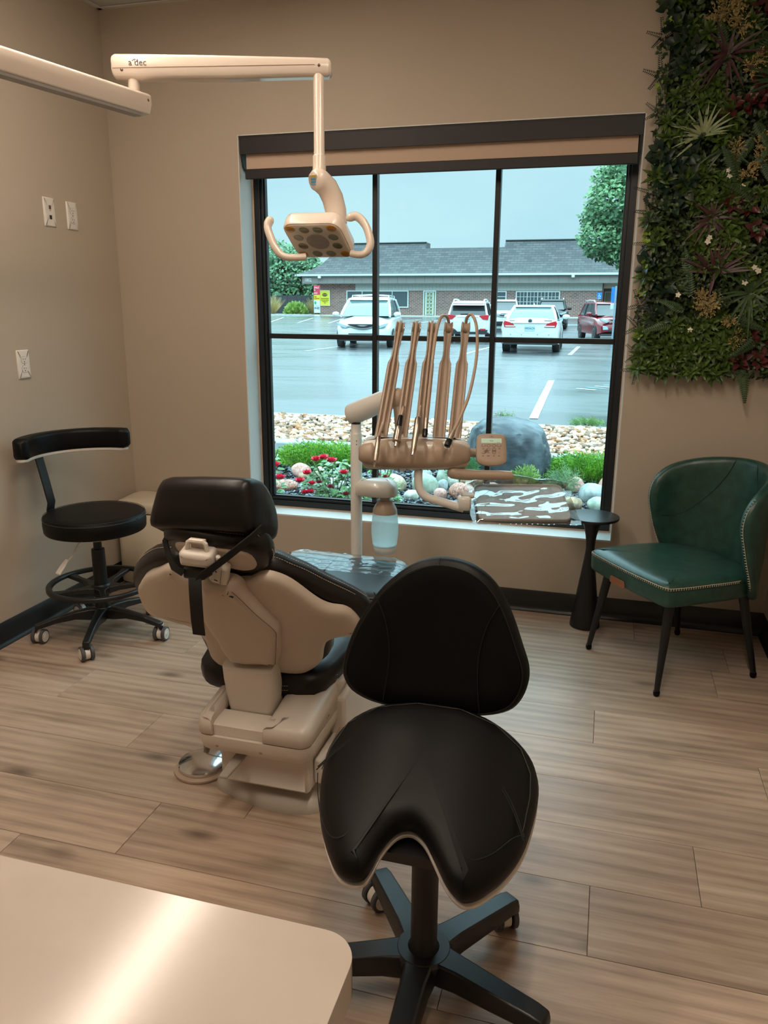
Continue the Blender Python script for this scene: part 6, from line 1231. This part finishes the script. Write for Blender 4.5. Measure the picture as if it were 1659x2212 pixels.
# ---------------------------------------------------------------- cars (local +y is the front)
tyre = mat('tyre', (26, 28, 30), .6); rimm = mat('wheel_rim', (150, 160, 166), .3, .8); carw = mat('car_white', (226, 232, 232), .2, coat=.6); carred = mat('car_red', (128, 20, 34), .22, coat=.6); cgl = mat('car_glass', (96, 122, 126), .05, spec=.9); cgd = mat('car_glass_dark', (34, 42, 46), .06, spec=.9)
tail = mat('tail_light', (206, 26, 44), .2, coat=.5); hl = mat('head_light', (176, 196, 204), .12, spec=.8); blkp = mat('car_black', (34, 38, 42), .5); crm_ = mat('car_chrome', (206, 216, 220), .12, 1); platem = mat('plate_blue', (186, 212, 228), .5); plt = mat('plate_print', (60, 74, 110), .6)
def car(label, x, y, yaw, kind, paint_, group=None):
    S = dict(sedan=dict(L=5.0, W=1.86, st=[(-2.5, .76, .44, .86, .90), (-2.44, .86, .34, 1.02, 1.06), (-2.2, .91, .27, 1.02, 1.09), (-1.4, .93, .24, .99, 1.06), (0, .93, .22, .96, 1.0), (1.0, .93, .22, .95, 1.0), (1.9, .91, .24, .82, .92), (2.3, .84, .28, .72, .82), (2.5, .66, .36, .58, .66)],
             cab=[(-1.85, 1.45, .80, 1.03), (-1.45, .95, .73, 1.24), (-1.05, .55, .62, 1.43)], roof=[(-1.12, .62, .63, 1.425), (-.95, .5, .60, 1.47), (-.7, .3, .5, 1.49)], glass=cgl),
         suv=dict(L=4.57, W=1.84, st=[(-2.28, .74, .5, .96, 1.02), (-2.24, .86, .40, 1.04, 1.08), (-2.0, .91, .33, 1.05, 1.08), (-1, .92, .30, 1.04, 1.08), (.6, .92, .28, 1.0, 1.06), (1.2, .91, .28, .96, 1.06), (1.9, .88, .3, .84, .98), (2.2, .78, .36, .7, .84), (2.28, .6, .42, .6, .7)],
             cab=[(-2.2, 1.15, .80, 1.06), (-2.05, .7, .74, 1.3), (-1.85, .35, .66, 1.56)], roof=[(-2.12, .42, .68, 1.545), (-1.95, .3, .66, 1.61), (-1.6, .05, .55, 1.65)], glass=cgd),
         van=dict(L=5.17, W=2.02, st=[(-2.58, .84, .5, 1.0, 1.05), (-2.5, .96, .36, 1.05, 1.1), (-1.5, 1.0, .28, 1.05, 1.12), (0, 1.01, .26, 1.02, 1.1), (1.0, 1.0, .26, 1.02, 1.1), (1.6, .98, .26, .98, 1.12), (2.15, .94, .28, .86, 1.0), (2.45, .86, .3, .76, .88), (2.58, .70, .34, .62, .7)],
             cab=[(-2.5, 1.85, .90, 1.08), (-2.35, 1.3, .84, 1.36), (-2.15, .75, .74, 1.64)], roof=[(-2.25, .85, .75, 1.63), (-2.05, .66, .72, 1.71), (-1.7, .4, .6, 1.75)], glass=cgl))[kind]
    t = thing('car', label, 'car', (x, y, gz(y)), yaw, group); P = dict(parent=t)
    rings = [[(-hw, yy, zb), (-hw*1.0, yy, (zb+zm)*.45), (-hw*1.02, yy, (zb+zm)*.58), (-hw*.97, yy, zm-.05), (-hw*.86, yy, zm+.01), (-hw*.4, yy, zt), (hw*.4, yy, zt), (hw*.86, yy, zm+.01), (hw*.97, yy, zm-.05), (hw*1.02, yy, (zb+zm)*.58), (hw, yy, (zb+zm)*.45), (hw, yy, zb)] for yy, hw, zb, zm, zt in S['st']]
    B().loft(rings).out('body', paint_, sm=40, **P)
    def lvl(c): y0, y1, hw, z = c; return [(-hw, y0+.12, z), (-hw*.9, y0, z), (hw*.9, y0, z), (hw, y0+.12, z), (hw, y1-.12, z), (hw*.88, y1, z), (-hw*.88, y1, z), (-hw, y1-.12, z)]
    B().loft([lvl(c) for c in S['cab']]).out('glasshouse', S['glass'], sm=30, **P); B().loft([lvl(c) for c in S['roof']]).out('roof', paint_, sm=40, **P)
    c0, c1, c2 = S['cab']
    for s in (-1, 1):
        for yi in (0, 1):
            B().tube([(s*c[2]*.97, c[yi]+(.05 if yi == 0 else -.05), c[3]+.005) for c in (c0, c1, c2)], .062, 6, .8).out('pillar', paint_, **P)
        for f in ((.5,) if kind == 'sedan' else (.32, .64)):
            B().tube([(s*c[2]*1.005, c[0]+(c[1]-c[0])*f, c[3]) for c in (c0, c1, c2)], .035, 6).out('pillar', blkp, **P)
        B().ell((0, 0, 0), (.13, .085, .085), 10, 8, T(s*(S['W']/2+.10), c0[1]-.35, c0[3]+.06)).out('mirror', paint_, **P)
        for yy in ((-1.42, 1.45) if kind != 'van' else (-1.5, 1.58)):
            M = T(s*(S['W']/2-.12), yy, .335) @ RY(90)
            B().cyl(.40, -.09, .105*1, 24, M).out('wheel_arch', blkp, **P)
            w_ = B().lathe([(.2, -.11), (.32, -.11), (.335, -.09), (.335, .11), (.32, .128), (.2, .128)], 24, M).out('wheel', tyre, **P); B().lathe([(.0, -.10), (.2, -.12), (.2, .132), (.12, .12), (.0, .125)], 16, M).out('rim', rimm, w_)
    rear = S['st'][0][0]; frt = S['st'][-1][0]
    if kind == 'sedan':
        for s in (-1, 1):
            q = [(s*.44, .80), (s*.80, .80), (s*.84, .93), (s*.80, 1.0), (s*.54, .93)]; q = q if s > 0 else q[::-1]; l_ = B().prism([(a, c) for a, c in q], -.03, .05, frame((0, rear+.03, 0), (1, 0, 0), (0, 0, 1))).out('tail_light', tail, bev=.01, **P)
            B().cbox((s*.62, rear-.025, .835), (.3, .01, .035)).out('reverse_strip', mat('reverse_white', (230, 226, 230), .3), l_)
        B().tube([(x_, rear-.03+.0, .935) for x_ in (-.6, -.3, 0, .3, .6)], .012, 6).out('chrome_strip', crm_, **P)
        B().loft([[(-.52, rear-.005, .93), (-.5, rear-.01, .72), (-.36, rear-.005, .62), (.36, rear-.005, .62), (.5, rear-.01, .72), (.52, rear-.005, .93)], [(x_*.98, rear+.1, z_) for x_, z_ in ((-.52, .93), (-.5, .72), (-.36, .62), (.36, .62), (.5, .72), (.52, .93))]]).out('trunk_panel', paint_, **P)
        B().lathe([(.06, 0), (.06, .02), (.05, .025)], 16, frame((.0, rear+.02, 1.0), (1, 0, 0), (0, 0, 1))).out('badge', mat('badge_dark', (80, 92, 100), .3, .8), **P)
        B().cbox((.0, rear-.012, .775), (.32, .012, .17)).out('licence_plate', platem, **P); text('plate_lettering', '0903ACN', .095, plt, t, frame((.0, rear-.02, .765), (1, 0, 0), (0, 0, 1)), .002, sx=.8)
        B().box((-.8, rear+.02, .26), (.8, rear+.5, .36)).out('under_bumper', blkp, **P)
        for x_ in (-.6, -.25, .25, .6): B().cbox((x_, rear+.0, .58), (.025, .03, .025)).out('sensor', mat('sensor_grey2', (150, 160, 166), .5), **P)
        B().loft([[(x_, yy, z_) for x_, z_ in ((-.03, 1.485), (.03, 1.485), (.0, 1.56 if yy < -.72 else 1.49))] for yy in (-.78, -.6)]).out('antenna_fin', paint_, **P)
        for x_, w_ in ((-.56, .16), (.56, .24)): B().cbox((x_, rear+.035, 1.005), (w_, .01, .022)).out('model_badge', crm_, **P)
    elif kind == 'suv':
        for s in (-1, 1):
            q = [(s*.46, 1.06), (s*.62, .92), (s*.84, .90), (s*.87, 1.06), (s*.80, 1.10)]; q = q if s > 0 else q[::-1]; B().prism(q, -.03, .09, frame((0, rear+.06, 0), (1, 0, 0), (0, 0, 1))).out('tail_light', tail, bev=.01, **P)
            B().cbox((s*.64, rear-.01, .52), (.22, .03, .06)).out('reflector', tail, **P)
            B().tube([(s*.62, yy, z_) for yy, z_ in ((-1.95, 1.60), (-1.8, 1.69), (-1, 1.71), (-.1, 1.69), (.0, 1.62))], .03, 6).out('roof_rail', carw, **P)
        B().loft([[(x_, rear+yy, z_) for x_, z_ in ((-.78, .32), (.78, .32), (.84, .50), (.5, .52), (.4, .42), (-.4, .42), (-.5, .52), (-.84, .50))] for yy in (-.02, .35)]).out('lower_bumper', blkp, **P)
        B().loft([[(-.66, rear+.12, 1.50), (.66, rear+.12, 1.50), (.66, rear+.10, 1.47), (-.66, rear+.10, 1.47)], [(-.62, rear+.55, 1.62), (.62, rear+.55, 1.62), (.62, rear+.5, 1.5), (-.62, rear+.5, 1.5)]]).out('spoiler', paint_, **P)
        B().tube([(-.3, rear+.09, 1.12), (.05, rear+.10, 1.13)], .018, 5).out('wiper', blkp, **P)
        B().cbox((.0, rear-.012, .92), (.32, .012, .17)).out('licence_plate', platem, **P); text('plate_lettering', '5824Y', .1, plt, t, frame((.0, rear-.02, .91), (1, 0, 0), (0, 0, 1)), .002, sx=.8)
        B().tube([(x_, rear-.02, 1.01) for x_ in (-.44, 0, .44)], .012, 5).out('chrome_strip', crm_, **P)
    if kind == 'van' or label.startswith('dark red') or 'behind' in label:
        k = frt; big = kind == 'van'; z_h = .76 if big else .86
        for s in (-1, 1):
            q = [(-s*.46, z_h-.03), (-s*.60, z_h-.09), (-s*.84, z_h+.0), (-s*.90, z_h+.10), (-s*.80, z_h+.085)]; q = q if s > 0 else q[::-1]
            B().prism(q, -.03, .13, frame((0, k-.10, 0), (-1, 0, 0), (0, 0, 1)) @ T(0, 0, .0)).out('head_light', hl, bev=.01, **P)
            if not big: B().prism([(-s*.5, .5), (-s*.72, .48), (-s*.74, .66), (-s*.55, .62)][::s], -.02, .10, frame((0, k-.08, 0), (-1, 0, 0), (0, 0, 1))).out('fog_light', hl, bev=.01, **P)
        B().prism([(x_, z_h+.04-.13*(1-(x_/.52)**2)) for x_ in [i*.104-.52 for i in range(11)]]+[(.5, z_h+.055), (-.5, z_h+.055)], -.03, .06, frame((0, k, 0), (-1, 0, 0), (0, 0, 1))).out('grille', blkp, **P)
        B().tube([(x_, k+.07, z_h+.045-.14*(1-(x_/.54)**2)) for x_ in [i*.108-.54 for i in range(11)]], .014, 5).out('grille_trim', crm_, **P)
        B().prism([(-.2, .015), (-.06, -.02), (.06, -.02), (.2, .015), (.06, .02), (-.06, .02)], 0, .02, frame((0, k+.06, z_h), (-1, 0, 0), (0, 0, 1))).out('badge', crm_, **P)
        B().box((-.5, k-.02, .40), (.5, k+.03, .50)).out('lower_grille', blkp, bev=.02, **P); B().box((-.82, k-.2, .24), (.82, k-.02, .30)).out('splitter', blkp, **P)
        if big:
            for s in (-1, 1): B().tube([(s*.68, yy, z_) for yy, z_ in ((.3, 1.72), (.15, 1.80), (-1.9, 1.81), (-2.05, 1.74))], .022, 6).out('roof_rail', crm_, **P)
            for yy in (-.1, -1.2): B().tube([(-.68, yy, 1.8), (0, yy, 1.83), (.68, yy, 1.8)], .022, 6).out('cross_bar', crm_, **P)
    return t
Rw = lambda deg: rad(deg)
car('white minivan parked facing the window, nearest the left', -8.77, 25.5, rad(180+10), 'van', carw)
car('white crossover parked tail-first with red tail lights in the middle', -5.87, 31.2, rad(4), 'suv', carw)
car('white sedan with wide red tail lights parked behind the right window bar', -2.6, 24.6, rad(2), 'sedan', carw)
car('white car facing the window behind the sedan and the crossover', -5.9, 41.8, rad(180+6), 'suv', carw)
car('dark car mostly hidden behind the white sedan', -3.5, 45, rad(180+2), 'suv', blkp)
car('dark red crossover facing the window behind the sign post', -.22, 33.7, rad(180+14), 'suv', carred)
# ---------------------------------------------------------------- trees and planting by the building
def tree(name, label, x, y, blobs, n, ls, c1, c2, trunk, seed, group=None):
    r3 = random.Random(seed); t = thing(name, label, 'tree', (x, y, trunk[0])); q = [B(), B()]
    tot = sum(b_[3]**2 for b_ in blobs)
    for bx, by, bz, br in blobs:
        for i in range(int(n*br*br/tot)):
            u, v_, w_ = r3.gauss(0, 1), r3.gauss(0, 1), r3.gauss(0, 1); l_ = sqrt(u*u+v_*v_+w_*w_); rr = br*(.55+.5*r3.random()**.6); p = V((x+bx+u/l_*rr, y+by+v_/l_*rr, bz+w_/l_*rr*.85))
            d = V((r3.uniform(-1, 1), r3.uniform(-1, 1), r3.uniform(-.9, .3))).normalized(); s = d.cross(V((r3.uniform(-.6, .6), -1, .6))).normalized(); L = ls*r3.uniform(.6, 1.4)
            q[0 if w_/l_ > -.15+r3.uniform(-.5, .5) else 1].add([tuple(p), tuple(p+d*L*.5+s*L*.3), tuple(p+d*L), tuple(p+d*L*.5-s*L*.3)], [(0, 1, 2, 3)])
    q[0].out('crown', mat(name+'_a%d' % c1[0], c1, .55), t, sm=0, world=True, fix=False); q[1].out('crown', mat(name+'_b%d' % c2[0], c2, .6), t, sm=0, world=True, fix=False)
    tb = B().tube([(x, y, trunk[0]), (x, y, trunk[1])], [trunk[2], trunk[2]*.6], 8)
    for bx, by, bz, br in blobs: tb.tube([(x, y, trunk[1]*.9), (x+bx*.8, y+by*.8, bz)], [trunk[2]*.5, trunk[2]*.15], 6)
    tb.out('trunk', mat('bark', (88, 74, 62), .9), t, world=True); return t
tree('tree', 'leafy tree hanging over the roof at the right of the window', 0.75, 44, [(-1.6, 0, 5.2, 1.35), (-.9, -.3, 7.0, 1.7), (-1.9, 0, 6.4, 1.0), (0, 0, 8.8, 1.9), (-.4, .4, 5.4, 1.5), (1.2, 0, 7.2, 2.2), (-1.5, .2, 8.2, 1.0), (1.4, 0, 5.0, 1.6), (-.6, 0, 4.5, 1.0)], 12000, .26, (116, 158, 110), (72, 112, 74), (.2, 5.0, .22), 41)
tree('tree', 'big dark green tree behind the left end of the brick building', -34.2, 79, [(-3, 0, 4.2, 2.6), (0, 0, 4.6, 2.8), (2.6, 0, 4.2, 2.2), (-1.4, 0, 6.4, 2.2), (1.2, 0, 6.0, 2.0), (3.4, 0, 2.6, 2.0), (-4.4, 0, 2.4, 2.0), (0, 0, 2.4, 2.6)], 9000, .42, (100, 144, 104), (56, 88, 64), (.5, 4, .35), 42)
tree('tree', 'second dark green tree at the left edge of the window', -40.5, 82, [(0, 0, 4.6, 2.6), (-2, 0, 3.6, 2.4), (2.2, 0, 4.0, 2.2), (0, 0, 6.6, 1.9), (1, 0, 2.2, 2.0)], 5000, .42, (96, 140, 104), (58, 92, 66), (.5, 4, .35), 43)
for i, (x, lab) in enumerate(((-33.8, 'tall tan ornamental grass at the left edge of the window'), (-31.2, 'tall tan ornamental grass right of the first clump'), (-26.6, 'tan ornamental grass clump beside the banner'))):
    r3 = random.Random(60+i); t = thing('ornamental_grass', lab, 'grass clump', (x, 67, .55)); q = [B(), B()]
    for k in range(420):
        a = r3.uniform(0, 6.28); L = r3.uniform(.8, 1.9)*(1 if i < 2 else .9); rr = r3.uniform(0, .9); d = V((cos(a)*rr, sin(a)*rr, 1)).normalized()
        p0 = V((x+cos(a)*.3, 67+sin(a)*.3, .5)); p2 = p0+d*L; q[k % 3 == 0].add([tuple(p0-V((.02, 0, 0))), tuple(p0+V((.02, 0, 0))), tuple(p2+V((.008, 0, 0))), tuple(p2-V((.008, 0, 0)))], [(0, 1, 2, 3)])
    q[0].out('blades', mat('grass_tan', (206, 178, 122), .7), t, sm=0, world=True, kind='stuff', fix=False); q[1].out('blades', mat('grass_green', (140, 150, 100), .7), t, sm=0, world=True, kind='stuff', fix=False)
needles('round_shrub', 'small round yellow green shrub between the grass and the banner', -28.3, 66.2, 1.9, 1.2, 1.05, 900, (176, 206, 104), (122, 160, 84), z=.5, L=.3, wd=.14, seed=70)
fn = thing('dark_fence', 'dark board fence behind the tan ornamental grass', 'fence', (-34, 72, .6))
for k in range(16): B().box((-37+.5*k, 72, .6), (-37+.5*k+.46, 72.06, 2.35)).out('board', mat('fence_dark', (60, 62, 70), .8), fn, sm=0, world=True)
struct(B().box((-40, 63.7, .2), (-25.6, 71, .6)).out('planting_bed', mat('bed_brown', (120, 100, 88), .9), bev=.02)); curb('lot_curb', -40, -25.4, 63.3, 63.72, .1, .64)
B().box((-60, 63.0, .40), (14, 63.62, .53)).out('lot_edge', mat('lot_edge', (176, 182, 180), .7), lot, sm=0)
